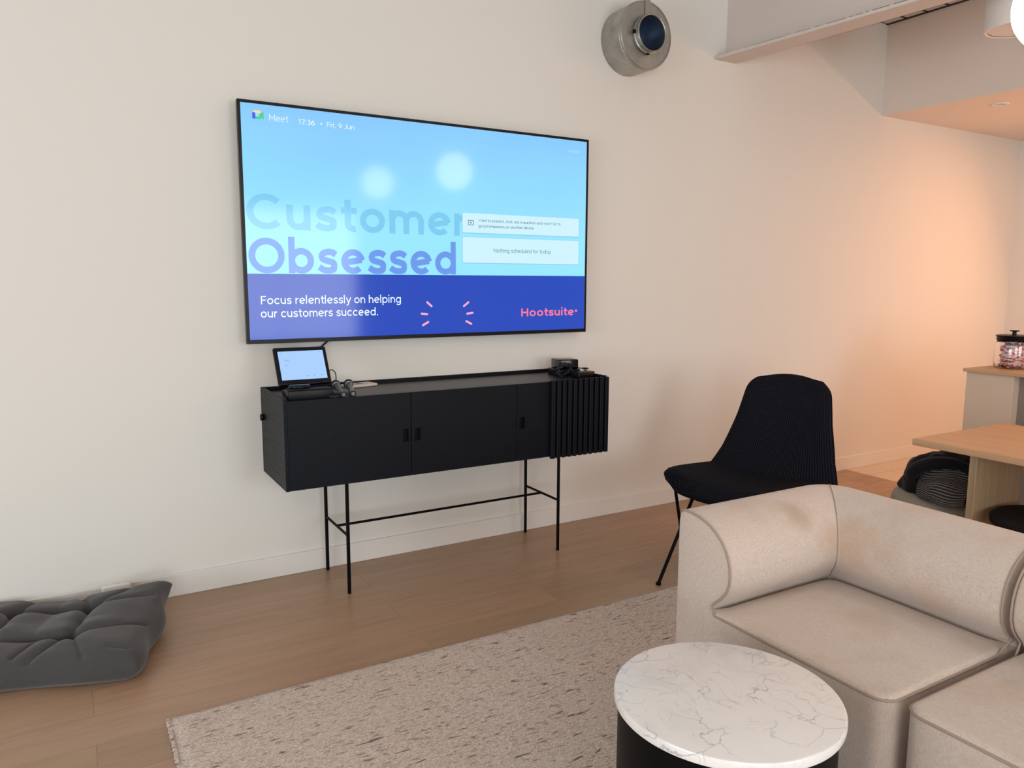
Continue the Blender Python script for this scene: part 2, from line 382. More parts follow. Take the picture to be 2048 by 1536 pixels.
# ------------------------------------------------------------------ television
tv = thing('television', 'large wall-mounted flat television showing a light blue welcome screen above the black sideboard', 'television', (1.69, 0, 1.1732))
X0, X1, Z0, Z1, TY = .7256, 2.6556, 1.1732, 2.2707, -.08
bm = B()
for a in ((X0, X1, Z1-.0135, Z1), (X0, X1, Z0, Z0+.019), (X0, X0+.0135, Z0+.019, Z1-.0135), (X1-.0135, X1, Z0+.019, Z1-.0135)):
    bb(bm, a[0], a[1], TY, TY+.03, a[2], a[3], bevel=.0015, seg=1)
obj('bezel', bm, TVFRAME, tv)
bm = B(); bb(bm, X0+.004, X1-.004, TY+.004, TY+.035, Z0+.004, Z1-.004); bb(bm, X0+.25, X1-.25, TY+.035, -.02, Z0+.08, Z1-.35, bevel=.01); bb(bm, 1.35, 2.05, -.025, -.001, 1.45, 2.0)
obj('housing', bm, PLASTIC, tv)
def screenmat(name, col, rough=.085):
    return mat(name, (.004, .004, .005, 1), rough, spec=.36, emit=col)
SCR = screenmat('screen_picture_angle_fade', (.3, .7, 1, 1)); t = NT(SCR); g = t.n('TexCoord'); sx = t.n('SeparateXYZ'); t.l(g.outputs['Generated'], sx.inputs[0])
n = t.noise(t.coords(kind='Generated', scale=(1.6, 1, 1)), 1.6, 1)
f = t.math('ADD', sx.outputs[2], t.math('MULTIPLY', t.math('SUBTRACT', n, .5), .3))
t.l(t.ramp(f, [(.0, (.30, .82, .98)), (.45, (.32, .80, .98)), (.72, (.28, .70, .98)), (1.0, (.23, .56, .96))]), t.b.inputs['Emission Color'])  # viewing-angle falloff of the display put into the emission colour
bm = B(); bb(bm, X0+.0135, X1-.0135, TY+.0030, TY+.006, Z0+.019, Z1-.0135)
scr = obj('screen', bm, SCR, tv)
SY = TY+.003
def flat(x0, x1, z0, z1, y, name, m, parent, r=0):
    bm = B(); pts = []
    if r:
        for cx, cz, a0 in ((x1-r, z1-r, 0), (x0+r, z1-r, 90), (x0+r, z0+r, 180), (x1-r, z0+r, 270)):
            for k in range(5):
                a = math.radians(a0+k*22.5); pts.append((cx+r*math.cos(a), cz+r*math.sin(a)))
    else: pts = [(x0, z0), (x1, z0), (x1, z1), (x0, z1)]
    f0 = bm.faces.new([bm.verts.new((p[0], y, p[1])) for p in pts])
    e = bmesh.ops.extrude_face_region(bm, geom=[f0]); bmesh.ops.translate(bm, vec=(0, .0003, 0), verts=[q for q in e['geom'] if isinstance(q, bmesh.types.BMVert)])
    return obj(name, bm, m, parent)
XH = .735
def glyphs(w):
    """monoline geometric letters, cap height 1; w = stroke width; returns char -> (centre lines, advance)"""
    h = w/2; X = XH; A = 1.06; D_ = -.30
    def arc(cx, cy, rx, ry, a0, a1, n=20):
        return [(cx+rx*math.cos(math.radians(a0+(a1-a0)*k/n)), cy+ry*math.sin(math.radians(a0+(a1-a0)*k/n))) for k in range(n+1)]
    def sp(P): return [(p.x, p.y) for p in cr([(a, b, 0) for a, b in P], 6)]
    r = .38-h; ry = X/2-h+.008; c = .38; cy = X/2; G = {}
    bowl = arc(c, cy, r, ry, 0, 360, 40); sb_ = .07
    stemR = .76-h
    G['o'] = ([bowl], .84)
    G['c'] = ([arc(c, cy, r, ry, 42, 318, 32)], .76)
    G['e'] = ([[(c-r+.01, cy-.035), (c+r*.985, cy+.055)], arc(c, cy, r, ry, 8, 316, 36)], .82)
    G['b'] = ([bowl, [(h, 0), (h, A)]], .84); G['d'] = ([bowl, [(stemR, 0), (stemR, A)]], .88); G['p'] = ([bowl, [(h, D_), (h, X)]], .84)
    G['q'] = ([bowl, [(stemR, D_), (stemR, X)]], .88); G['a'] = ([bowl, [(stemR, 0), (stemR, X)]], .88)
    G['g'] = ([bowl, [(stemR, X), (stemR, -.02)]+arc(c+.01, -.02, r-.01, .30-h, 0, -150, 16)[1:]], .88)
    nw = .66; ar = (nw-w)/2
    def hump(x0, x1): m_ = (x0+x1)/2; rr = (x1-x0)/2; return arc(m_, X-h-min(rr, .30), rr, min(rr, .30), 180, 0, 18)+[(x1, 0)]
    G['n'] = ([[(h, 0), (h, X)], hump(h, nw-h)], .74); G['h'] = ([[(h, 0), (h, A)], hump(h, nw-h)], .74)
    G['m'] = ([[(h, 0), (h, X)], hump(h, .56-h*.3), hump(.56-h*.3, 1.10-h)], 1.18)
    G['u'] = ([[(h, X)]+[(a, h+min(ar, .30)*1-(b-(X-h-min(ar, .30)))) for a, b in arc(nw/2, X-h-min(ar, .30), ar, min(ar, .30), 180, 0, 18)]+[(nw-h, X)], [(nw-h, X), (nw-h, 0)]], .76)
    G['r'] = ([[(h, 0), (h, X)], arc(.42, X-h-.27, .42-h, .27, 180, 92, 12)], .46)
    G['l'] = ([[(h, 0), (h, A)]], .26); G['i'] = ([[(h, 0), (h, X)], [(h, X+.16), (h, X+.16+w*1.15)]], .26)
    G['t'] = ([[(.20, .97), (.20, h+.16)]+arc(.20+.18, h+.16, .18, .16, 180, 285, 12)[1:], [(0, X-h), (.46, X-h)]], .50)
    G['f'] = ([[(.20, 0), (.20, A-h-.17)]+arc(.37, A-h-.17, .17, .17, 180, 80, 10)[1:], [(0, X-h), (.42, X-h)]], .44)
    yt = X-h+.006; yb = h-.006
    G['s'] = ([sp([(.545, yt-.085), (.44, yt-.015), (.31, yt), (.16, yt-.045), (h+.015, yt-.135), (.15, cy+.055), (.31, cy+.004), (.47, cy-.048), (.585-h, yb+.125), (.46, yb+.03), (.29, yb), (.15, yb+.025), (.025, yb+.105)])], .66)
    G['k'] = ([[(h, 0), (h, A)], [(h, .26), (.56, X)], [(.24, .38), (.60, 0)]], .62)
    G['v'] = ([[(h*.6, X), (.33, h*.4), (.66-h*.6, X)]], .68)
    G['y'] = ([[(h*.6, X), (.35, .06)], [(.68-h*.6, X), (.34, .02), (.25, -.18), (.06, -.25)]], .70)
    R_c = .52-h; G['O'] = ([arc(.52, .5, R_c, .5-h+.01, 0, 360, 48)], 1.10); G['C'] = ([arc(.52, .5, R_c, .5-h+.01, 44, 316, 40)], 1.00)
    G['G'] = ([arc(.52, .5, R_c, .5-h+.01, 44, 322, 40)+[(.97-h, .46)], [(.97-h*.1, .46), (.60, .46)]], 1.06)
    G['M'] = ([[(h, 0), (h, 1)], [(1.02-h, 0), (1.02-h, 1)], [(h, 1-h*.5), (.51, .30), (1.02-h, 1-h*.5)]], 1.10)
    G['N'] = ([[(h, 0), (h, 1)], [(.84-h, 0), (.84-h, 1)], [(h, 1-h*.6), (.84-h, h*.6)]], .94)
    G['H'] = ([[(h, 0), (h, 1)], [(.82-h, 0), (.82-h, 1)], [(h, .5), (.82-h, .5)]], .92)
    G['F'] = ([[(h, 0), (h, 1)], [(h, 1-h), (.66, 1-h)], [(h, .50), (.60, .50)]], .74)
    G['W'] = ([[(.02, 1), (.33, h*.5), (.62, .95), (.91, h*.5), (1.22, 1)]], 1.26)
    G['J'] = ([[(.50-h, 1), (.50-h, .28)]+arc(.25, .28, .25-h, .28-h, 0, -150, 12)[1:]], .60)
    G['1'] = ([[(.02, .84), (.30-h, .97), (.30-h, 0)]], .44); G['7'] = ([[(.02, 1-h), (.62, 1-h), (.26, 0)]], .68)
    G['3'] = ([arc(.31, .74, .28-h*.5, .26-h, 130, -90, 16), arc(.31, .28+h*.3, .31-h*.5, .28-h*.8, 90, -140, 16)], .70)
    G['6'] = ([arc(.35, .33, .33-h*.7, .33-h, 0, 360, 30), sp([(.50, 1-h*.6), (.30, .86), (.12, .62), (h+.0, .36)])], .76)
    G['9'] = ([[(.70-a, 1-b) for a, b in l_] for l_ in G['6'][0]], .76)
    dot = lambda x, y: [(x, y), (x, y+w*1.15)]
    G[':'] = ([dot(h+.03, .02), dot(h+.03, X-.16)], .28); G['.'] = ([dot(h+.03, 0)], .28); G[','] = ([[(h+.05, w), (h, -.14)]], .28)
    G['/'] = ([[(.0, -.12), (.36, 1.05)]], .44); G['?'] = ([arc(.27, .74, .25-h*.5, .26-h, 160, -60, 14)+[(.27, .30)], dot(.27, 0)], .60); G[' '] = ([], .34)
    return G
def text_strips(s, w):
    """2D quads (as faces) for a line of writing, with its overall width"""
    G = glyphs(w); x = 0; out = []; lo = 1e9; hi = -1e9
    for chn in s:
        lines, adv = G[chn]
        for ln in lines:
            P = [Vector((x+a, b)) for a, b in ln]; q = [P[0]]
            for p in P[1:]:
                if (p-q[-1]).length > 1e-4: q.append(p)
            closed = (q[0]-q[-1]).length < 1e-3 and len(q) > 6
            if closed: q.pop()
            n = len(q); L = []
            for k in range(n):
                a = q[(k-1) % n] if (closed or k) else q[k]; b = q[(k+1) % n] if (closed or k < n-1) else q[k]
                d1 = (q[k]-a).normalized() if (q[k]-a).length else (b-q[k]).normalized(); d2 = (b-q[k]).normalized() if (b-q[k]).length else d1
                t_ = (d1+d2); t_ = t_.normalized() if t_.length > .2 else d1
                mm = Vector((-t_.y, t_.x)); k_ = min(1.6, 1/max(.4, abs(mm.dot(Vector((-d1.y, d1.x))))))
                L.append((q[k]+mm*w/2*k_, q[k]-mm*w/2*k_))
            out.append((L, closed))
            for a, b in L: lo = min(lo, a.x, b.x); hi = max(hi, a.x, b.x)
        x += adv+.055
    return out, lo, hi
def lettering(s, x0, x1, zb, cap, y, m, parent, w=.10, name='lettering', M=None):
    out, lo, hi = text_strips(s, w); k = (x1-x0)/(hi-lo); bm = B(); org = ORG[parent.name]; n_ = 0
    for L, closed in out:
        vv = []; n_ += 1; yy = y-.000015*(n_ % 4)
        for a, b in L:
            r_ = []
            for p in (a, b):
                q = Vector((x0+(p.x-lo)*k, yy, zb+p.y*cap)); r_.append(bm.verts.new((M @ q if M else q)-org))
            vv.append(r_)
        for i in range(len(vv) if closed else len(vv)-1):
            a, b = vv[i], vv[(i+1) % len(vv)]; bm.faces.new((a[0], a[1], b[1], b[0]))
    me = bpy.data.meshes.new(name); bm.to_mesh(me); bm.free(); me.materials.append(m)
    o = bpy.data.objects.new(name, me); COL.objects.link(o); o.parent = parent; ORG[o.name] = ORG[parent.name]; return o
WHT = screenmat('screen_white', (.80, .95, 1.0, 1)); WHT2 = screenmat('screen_white_strong', (.86, 1.0, 1.0, 1))
DKT = screenmat('screen_dark_text', (.035, .085, .17, 1)); DKG = screenmat('screen_slate_text', (.10, .19, .30, 1))
PINK = screenmat('screen_pink', (1.0, .20, .32, 1)); RAYC = screenmat('screen_pale_pink', (1.0, .42, .62, 1))
# big words, lower banner, cards
lettering('Customer', .746, 1.868, 1.7035, .158, SY-.0006, screenmat('screen_word_pale', (.205, .60, .88, 1)), scr, .185)
lettering('Obsessed', .748, 1.805, 1.502, .160, SY-.0006, screenmat('screen_word_blue', (.15, .32, .84, 1)), scr, .19)
flat(X0+.0135, X1-.0135, Z0+.019, 1.4985, SY-.0012, 'banner', screenmat('screen_navy', (.018, .070, .50, 1)), scr)
CARD = screenmat('screen_card', (.62, .89, 1.0, 1)); CSH = screenmat('screen_card_edge', (.24, .60, .85, 1))
for z0, z1 in ((1.723, 1.825), (1.565, 1.699)):
    flat(1.843, 2.597, z0-.004, z1+.001, SY-.0012, 'card_edge', CSH, scr, .009)
    flat(1.8455, 2.5945, z0, z1, SY-.0018, 'card', CARD, scr, .008)
lettering('Want to present, chat, ask a question and more? Go to', 1.941, 2.466, 1.782, .0145, SY-.0024, DKT, scr, .12)
lettering('g.co/companion on another device', 1.940, 2.287, 1.753, .0145, SY-.0024, DKT, scr, .13)
lettering('Nothing scheduled for today', 2.033, 2.404, 1.6225, .0205, SY-.0024, DKT, scr, .10)
for a in ((1.878, 1.911, 1.762, 1.765), (1.878, 1.911, 1.785, 1.788), (1.878, 1.881, 1.765, 1.785), (1.908, 1.911, 1.765, 1.785), (1.889, 1.900, 1.7735, 1.7765), (1.893, 1.896, 1.770, 1.780)):
    flat(*a, SY-.0024, 'icon', DKT, scr)
# top bar
lettering('Meet', .864, .951, 2.189, .029, SY-.0008, WHT, scr, .10)
lettering('17:36', .998, 1.074, 2.188, .0225, SY-.0008, WHT2, scr, .125)
lettering('Fri, 9 Jun', 1.131, 1.266, 2.188, .0225, SY-.0008, WHT, scr, .115)
flat(1.100, 1.108, 2.196, 2.204, SY-.0008, 'bullet', WHT2, scr, .004)
lettering('Holborn', 2.518, 2.604, 2.191, .0155, SY-.0008, screenmat('screen_faint_text', (.42, .78, 1.0, 1)), scr, .12)
# camera-shaped emblem in four colours
def poly(pts, y, name, m, parent):
    bm = B(); bm.faces.new([bm.verts.new((p[0], y, p[1])) for p in pts]); return obj(name, bm, m, parent)
LX, LZ, LW, LH = .790, 2.191, .051, .037
lg = lambda a, b: (LX+a*LW, LZ+b*LH)
BL = screenmat('emblem_blue', (.06, .09, .88, 1)); YE = screenmat('emblem_yellow', (.98, .72, .28, 1)); GR = screenmat('emblem_green', (.06, .62, .25, 1)); PL = screenmat('emblem_sky', (.32, .72, .95, 1))
poly([lg(0, .0), lg(.26, 0), lg(.26, .74), lg(0, .74)], SY-.0008, 'emblem_piece', BL, scr)
poly([lg(0, .76), lg(.24, 1), lg(.72, 1), lg(.72, .72), lg(.26, .72), lg(.26, .76)], SY-.0008, 'emblem_piece', YE, scr)
poly([lg(.26, 0), lg(.72, 0), lg(.72, .30), lg(.26, .30)], SY-.0008, 'emblem_piece', GR, scr)
poly([lg(.72, .2), lg(.98, 0), lg(.98, .9), lg(.55, .5)], SY-.0009, 'emblem_piece', GR, scr)
poly([lg(.26, .30), lg(.60, .30), lg(.60, .72), lg(.26, .72)], SY-.0009, 'emblem_piece', PL, scr)
# banner writing
lettering('Focus relentlessly on helping', .795, 1.491, 1.3575, .0385, SY-.0018, WHT2, scr, .135)
lettering('our customers succeed.', .792, 1.366, 1.2955, .0385, SY-.0018, WHT2, scr, .135)
lettering('Hootsuite', 2.210, 2.568, 1.2725, .044, SY-.0018, PINK, scr, .175)
flat(2.575, 2.591, 1.290, 1.306, SY-.0018, 'bullet', PINK, scr, .008)
R_ = [(1.637, 1.358), (1.662, 1.337), (1.605, 1.299), (1.636, 1.296), (1.612, 1.239), (1.642, 1.255), (1.851, 1.335), (1.878, 1.355), (1.87, 1.294), (1.903, 1.298), (1.865, 1.254), (1.895, 1.239)]
for k in range(0, 12, 2):
    a, b = Vector((R_[k][0], 0, R_[k][1])), Vector((R_[k+1][0], 0, R_[k+1][1])); d = (b-a).normalized(); pn = Vector((-d.z, 0, d.x)); r = .0055; pts = []
    for c0, s0 in ((b, 0), (a, 180)):
        for q in range(7):
            an = math.radians(s0-90+q*30); p = c0+r*(math.cos(an)*d+math.sin(an)*pn); pts.append((p.x, p.z))
    poly(pts, SY-.0018, 'ray_mark', RAYC, scr)
bm = B(); tube(bm, cr([(1.16, -.012, 1.20), (1.12, -.012, 1.165), (1.08, -.02, 1.13), (1.04, -.03, 1.06), (1.03, -.04, .975)]), .0045, 8)
cb = obj('power_cable', bm, RUBBER, smooth=True); tag(cb, 'black cable running from under the television down behind the tablet', 'cable'); origin(cb, (1.03, -.04, .975))

# ------------------------------------------------------------------ sideboard
sb = thing('sideboard', 'long black sideboard with slatted sliding front on thin black metal legs', 'sideboard', (1.672, -.22, 0))
sx0, sx1, sz0, sz1, sd = .7926, 2.5519, .5453, .9567, .438
bm = B(); th = .016
bb(bm, sx0, sx0+th, -sd, -.018, sz0, sz1, bevel=.001, seg=1); obj('side_panel', bm, BLACKWOOD, sb); bm = B(); bb(bm, sx1-th, sx1, -sd+.012, -.018, sz0, sz1, bevel=.001, seg=1)
obj('side_panel', bm, BLACKWOOD, sb)
bm = B(); bb(bm, sx0+th, sx1-th, -sd+.022, -.03, sz0, sz0+.016); obj('bottom_panel', bm, BLACKWOOD, sb)
bm = B(); bb(bm, sx0+th, sx1-th, -sd+.020, -.03, sz1-.032, sz1-.016); obj('top_panel', bm, BLACKTOP, sb)
bm = B(); bb(bm, sx0, sx1, -.018, -.001, sz0, sz1+.002, bevel=.001, seg=1); obj('back_panel', bm, BLACKWOOD, sb)
D = [(sx0+th, 1.3865), (1.3895, 1.969), (1.972, 2.535)]
for k, (a, b) in enumerate(D):
    bm = B(); bb(bm, a, b, -sd, -sd+.019, sz0+.001, sz1-.010 if k < 3 else sz1, bevel=.0012, seg=1)
    d = obj('door', bm, BLACKWOOD, sb)
    hx = (b-.028) if k == 0 else (a+.028)
    bm = B(); bb(bm, hx-.013, hx+.013, -sd-.001, -sd+.003, .718, .775, bevel=.001, seg=1)
    bb(bm, hx+(.008 if k else .008), hx+.013, -sd-.011, -sd+.002, .718, .775, bevel=.001, seg=1); bb(bm, hx-.013, hx+.013, -sd-.004, -sd+.002, .714, .719)
    obj('handle', bm, STEEL, d)
sl = None
bm = B(); bb(bm, 2.165, 2.546, -sd-.008, -sd-.0015, sz0+.004, sz1-.006); sld = obj('sliding_door', bm, BLACKWOOD, sb)
for k in range(11):
    x = 2.178+k*.0348
    bm = B(); bx(bm, (x, -sd-.018, (sz0+sz1)/2-.004), (.0235, .021, sz1-sz0+.004), None, .002, 1)
    obj('slat', bm, BLACKWOOD, sld)
lx0, lx1, lyb, lyf = 1.0816, 2.2651, -.046, -.388
for x in (lx0, lx1):
    for y in (lyb, lyf):
        bm = B(); tube(bm, [(x, y, 0), (x, y, sz0)], .0085, 16); obj('leg', bm, STEEL, sb, autosmooth=40)
    bm = B(); tube(bm, [(x, lyb, .283), (x, lyf, .283)], .0065, 12); obj('cross_bar', bm, STEEL, sb, autosmooth=40)
    bm = B(); bb(bm, x-.012, x+.012, lyf-.012, lyb+.012, sz0-.008, sz0); obj('top_rail', bm, STEEL, sb)
bm = B(); tube(bm, [(lx0, -.217, .283), (lx1, -.217, .283)], .0065, 12); obj('stretcher', bm, STEEL, sb, autosmooth=40)
bm = B(); lathe(bm, [(0, 0), (.014, 0), (.016, .004), (.016, .014), (0, .016)], (0,0,0), 16); o = obj('cable_grommet', bm, PLASTIC, smooth=True)
o.rotation_euler = (0, math.radians(-90), 0); o.location = (.792, -.05, .82); o.parent = None; tag(o, 'small round black knob on the left end of the sideboard near the wall', 'knob')

# ------------------------------------------------------------------ tablet console and desk clutter on the left
TOP = sz1-.016
tb = thing('tablet_console', 'black tilted touchscreen tablet with lit pale blue display on sideboard', 'tablet', (.92, -.28, TOP))
A0 = Vector((.803, -.333, 1.003)); ux = Vector((1, 0, 0)); uz = Vector((0, .098, .166)).normalized(); un = ux.cross(uz)   # un points away from the viewer? checked below
if un.y > 0: un = -un
TM = Matrix((ux, -un, uz)).transposed().to_4x4(); TM.translation = A0      # local x across, y into the tablet, z up its face
def tpart(name, m, fn, auto=30, parent=tb):
    bm = B(); fn(bm); bm.transform(TM); return obj(name, bm, m, parent, autosmooth=auto)
tpart('housing', GLOSS, lambda b_: bx(b_, (.121, .011, .0955), (.242, .022, .191), None, .010, 4))
dsp = tpart('display', screenmat('tablet_picture', (.40, .62, 1.0, 1), .1), lambda b_: bb(b_, .018, .224, -.0012, .001, .026, .168))
lettering('17:36', .040, .062, .118, .008, -.0018, DKG, dsp, .11, M=TM)
for a in ((.028, .036, .160, .1615), (.205, .213, .160, .1615), (.042, .052, .098, .0995), (.130, .140, .040, .042), (.160, .170, .042, .044), (.196, .202, .042, .044)):
    tpart('icon', DKG, lambda b_, a=a: bb(b_, a[0], a[1], -.0018, -.0012, a[2], a[3]), parent=dsp)
tpart('bezel_bar', PLASTIC, lambda b_: bb(b_, .05, .20, -.0015, .002, .006, .012, bevel=.001))
def stand(b_):
    bx(b_, (.915, -.255, TOP+.012), (.13, .15, .024), None, .006, 2); tube(b_, [(.915, -.235, TOP+.02), (.915, -.265, 1.06)], [.022, .018], 12)
bm = B(); stand(bm); obj('stand', bm, PLASTIC, tb, autosmooth=30)
dk = thing('speaker_dock', 'black box-shaped dock sitting in front of the tablet on the sideboard', 'dock', (.885, -.37, TOP))
bm = B(); bx(bm, (.925, -.372, TOP+.024), (.20, .075, .048), Matrix.Rotation(-.05, 3, 'Z'), .006, 3); obj('body', bm, PLASTIC, dk, autosmooth=30)
bm = B(); bx(bm, (.925, -.372, TOP+.050), (.185, .062, .004), Matrix.Rotation(-.05, 3, 'Z'), .0015, 1); obj('top_pad', bm, BLACKTOP, dk)
bm = B(); lathe(bm, [(0, 0), (.046, 0), (.050, .006), (.050, .012), (.044, .017), (0, .018)], (.885, -.36, TOP+.052), 32); 
o = obj('disc_speaker', bm, GLOSS, smooth=True); tag(o, 'round flat black conference speaker lying on the dock before the tablet', 'speaker'); origin(o, (.885, -.36, TOP+.052))
bm = B(); lathe(bm, [(0, 0), (.013, 0), (.015, .003), (.014, .024), (.011, .030), (0, .030)], (1.040, -.338, TOP), 20)
o = obj('green_bottle_cap', bm, mat('green_plastic', (.012, .14, .075, 1), .35), smooth=True); tag(o, 'tiny dark green cap standing between tablet stand and microphones', 'cap'); origin(o, (1.04, -.338, TOP))
bm = B(); lathe(bm, [(0,0),(.038,0),(.042,.006),(.040,.020),(.030,.026),(0,.027)], (1.035, -.392, TOP), 28)
o = obj('black_puck', bm, PLASTIC, smooth=True); tag(o, 'small round black puck beside the microphone ends', 'puck'); origin(o, (1.035, -.392, TOP))
bm = B(); bx(bm, (1.03, -.20, TOP+.006), (.15, .055, .012), Matrix.Rotation(.12, 3, 'Z'), .002, 1)
o = obj('paper_booklet', bm, mat('cream_paper', (.62, .56, .50, 1), .8)); tag(o, 'cream paper booklet lying behind and under the tablet', 'booklet'); origin(o, (1.03, -.20, TOP))
for i, (h, e, lab) in enumerate((((1.102, -.19, .975), (1.066, -.425, .9585), 'handheld black wireless microphone nearer the tablet, lying on sideboard'), ((1.166, -.19, .975), (1.113, -.42, .9585), 'handheld black wireless microphone nearer the white card, lying on sideboard'))):
    h = Vector(h); e = Vector(e); mc = thing('microphone', lab, 'microphone', (e.x, e.y, TOP), group='handheld microphones on the sideboard')
    d = (e-h).normalized(); bm = B(); tube(bm, [h+d*.035, h+d*.05, e-d*.05, e-d*.002, e], [.0165, .0135, .0125, .0145, .0125], 20)
    obj('body', bm, mat('blue_black_metal', (.012, .020, .045, 1), .25, metal=.3) if i == 0 else bpy.data.materials['blue_black_metal'], mc, autosmooth=40)
    bm = B(); rr = [0.001, .014, .021, .024, .0235, .019]; tube(bm, [h-d*.022+d*.058*k/5 for k in range(6)], rr, 20); obj('grille', bm, PLASTIC, mc, smooth=True)
    bm = B(); tube(bm, [h+d*.033, h+d*.041], .0205, 20); obj('collar', bm, mat('silver_ring', (.22,.22,.22,1), .3, metal=1) if i == 0 else bpy.data.materials['silver_ring'], mc, autosmooth=40)
    bm = B(); tube(bm, [e, e+d*.003], .0085, 16); obj('end_cap', bm, bpy.data.materials['silver_ring'], mc, autosmooth=40)
bm = B(); tube(bm, cr([(1.045, -.265, 1.045), (1.075, -.225, 1.050), (1.112, -.16, 1.028), (1.125, -.13, .99), (1.12, -.11, .945), (1.07, -.09, .9445), (.99, -.08, .9445)]), .0025, 8)
o = obj('tablet_cable', bm, RUBBER, smooth=True); tag(o, 'thin black cable looping out of the right side of the tablet', 'cable'); origin(o, (1.07, -.2, TOP))
cd = thing('paper_card', 'pale pink-white card with a dark smudge print on the sideboard top', 'card', (1.26, -.075, TOP), math.radians(14))
bm = B(); bx(bm, (0, 0, .007), (.165, .085, .012), None, .002, 1); obj('card_block', bm, mat('pale_card', (.72, .62, .58, 1), .6), cd, local=True)
bm = B(); q = bmesh.ops.create_circle(bm, cap_ends=True, segments=10, radius=1)['verts']; bmesh.ops.scale(bm, vec=(.030, .013, 1), verts=q)
for v_ in q: v_.co += Vector((random.uniform(-.006, .006), random.uniform(-.004, .004), .0134))
obj('print', bm, mat('grey_print', (.13, .11, .11, 1), .6), cd, local=True)

# ------------------------------------------------------------------ clutter on the right end
mp = thing('mini_computer', 'small square black media computer box on the right end of sideboard', 'computer', (2.435, -.185, TOP+.038), math.radians(-14))
bm = B(); bx(bm, (0, 0, .0275), (.122, .118, .055), None, .006, 3); obj('case', bm, GLOSS, mp, local=True, autosmooth=30)
bm = B(); bb(bm, -.055, .055, -.0605, -.0585, .018, .020); obj('seam', bm, BLACKTOP, mp, local=True)
bx0 = thing('adapter_box', 'black matt adapter box underneath the small media computer', 'adapter', (2.435, -.18, TOP), math.radians(-10))
bm = B(); bx(bm, (0, 0, .0185), (.14, .14, .037), None, .004, 2); obj('case', bm, PLASTIC, bx0, local=True)
pa = thing('power_adapter', 'black rectangular power brick lying beside the coiled cable', 'adapter', (2.44, -.335, TOP), math.radians(12))
bm = B(); bx(bm, (.02, 0, .017), (.13, .065, .034), None, .008, 3); obj('case', bm, PLASTIC, pa, local=True, autosmooth=30)
pts = []
for k in range(70):
    a = k/70*2*math.pi*4.2; r = .036+.007*math.sin(k*1.7)
    pts.append((2.36+r*1.15*math.cos(a), -.285+.012*math.sin(k*.9)-.02*math.sin(a), TOP+.045+r*math.sin(a)*.95))
pts += [(2.42, -.31, TOP+.02), (2.45, -.36, TOP+.015)]
bm = B(); tube(bm, cr(pts, 3), .0035, 7); o = obj('coiled_cable', bm, RUBBER, smooth=True); tag(o, 'loosely coiled black cable in front of the small media computer', 'cable'); origin(o, (2.37, -.285, TOP))
bm = B(); tube(bm, cr([(2.49, -.33, TOP+.03), (2.50, -.27, TOP+.042), (2.485, -.22, TOP+.040), (2.50, -.15, TOP+.028), (2.515, -.10, TOP+.02), (2.53, -.15, TOP+.03), (2.545, -.21, TOP+.034)]), .0028, 7)
tube(bm, [(2.545, -.21, TOP+.034), (2.555, -.245, TOP+.036)], [.006, .005], 8)
o = obj('plug_cable', bm, RUBBER, smooth=True); tag(o, 'thin black cable end with plug poking past the right sideboard edge', 'cable'); origin(o, (2.5, -.2, TOP))

# ------------------------------------------------------------------ round duct outlet on the wall
dc = Vector((2.972, 0, 2.862)); du = thing('ventilation_duct', 'round galvanised steel flue duct stub sticking out of the wall above television', 'duct', tuple(dc))
R0, DP = .186, .185
bm = B(); lathe(bm, [(R0, 0), (R0, DP-.028), (R0+.003, DP-.026), (R0+.003, DP-.018), (R0, DP-.016), (R0, DP-.004), (R0-.003, DP), (R0-.008, DP), (R0-.008, DP-.004), (.10, DP-.004)], dc, 72, 'Y'); obj('drum', bm, GALV, du, autosmooth=35)
bm = B(); lathe(bm, [(.098, DP-.01), (.100, DP+.006), (.104, DP+.008), (.104, DP+.016), (.099, DP+.018), (.099, DP+.045), (.1015, DP+.047), (.0985, DP+.050), (.095, DP+.048), (.095, DP-.01), (.095, .02)], dc, 64, 'Y'); obj('collar', bm, GALV, du, autosmooth=35)
bm = B(); lathe(bm, [(.0945, DP+.040), (.092, DP+.02), (.0945, DP), (.090, DP-.02), (.0935, DP-.04), (.089, DP-.06), (.091, .03), (0, .03)], dc, 64, 'Y'); obj('lining', bm, DUCTIN, du, smooth=True)
bm = B(); bx(bm, (dc.x-.103, -DP-.014, dc.z), (.012, .012, .022), None, .002, 1); obj('clamp', bm, STEEL, du); bm = B(); bx(bm, (dc.x+.0, -DP-.012, dc.z-.105), (.020, .012, .010), None, .002, 1); obj('clamp', bm, STEEL, du)
bm = B(); bb(bm, dc.x-.018, dc.x+.018, -DP+.002, -DP-.004, dc.z+.095, dc.z+.20); bb(bm, dc.x-.016, dc.x+.016, -DP-.003, -.0, dc.z+.187, dc.z+.192); obj('hanging_strap', bm, GALV, du)

# ------------------------------------------------------------------ lamps and ceiling fixtures
def globe(loc, r, lab):
    g = thing('globe_pendant', lab, 'lamp', (loc[0], loc[1], loc[2]-r), group='opal globe pendants')
    bm = B(); bmesh.ops.create_uvsphere(bm, u_segments=48, v_segments=32, radius=r); bmesh.ops.translate(bm, vec=loc, verts=bm.verts[:])
    obj('globe_shade', bm, GLOBE, g, smooth=True)
    bm = B(); lathe(bm, [(0, r+.045), (.035, r+.045), (.045, r-.008), (0, r-.01)], loc, 24); obj('lamp_cap', bm, STEEL, g, autosmooth=40)
    bm = B(); tube(bm, [(loc[0], loc[1], loc[2]+r+.04), (loc[0], loc[1], CEIL-.02)], .003, 8); obj('cord', bm, RUBBER, g)
    bm = B(); lathe(bm, [(0, CEIL), (.06, CEIL), (.06, CEIL-.022), (0, CEIL-.025)], (loc[0], loc[1], 0), 24); obj('ceiling_rose', bm, WHITEP, g, autosmooth=40)
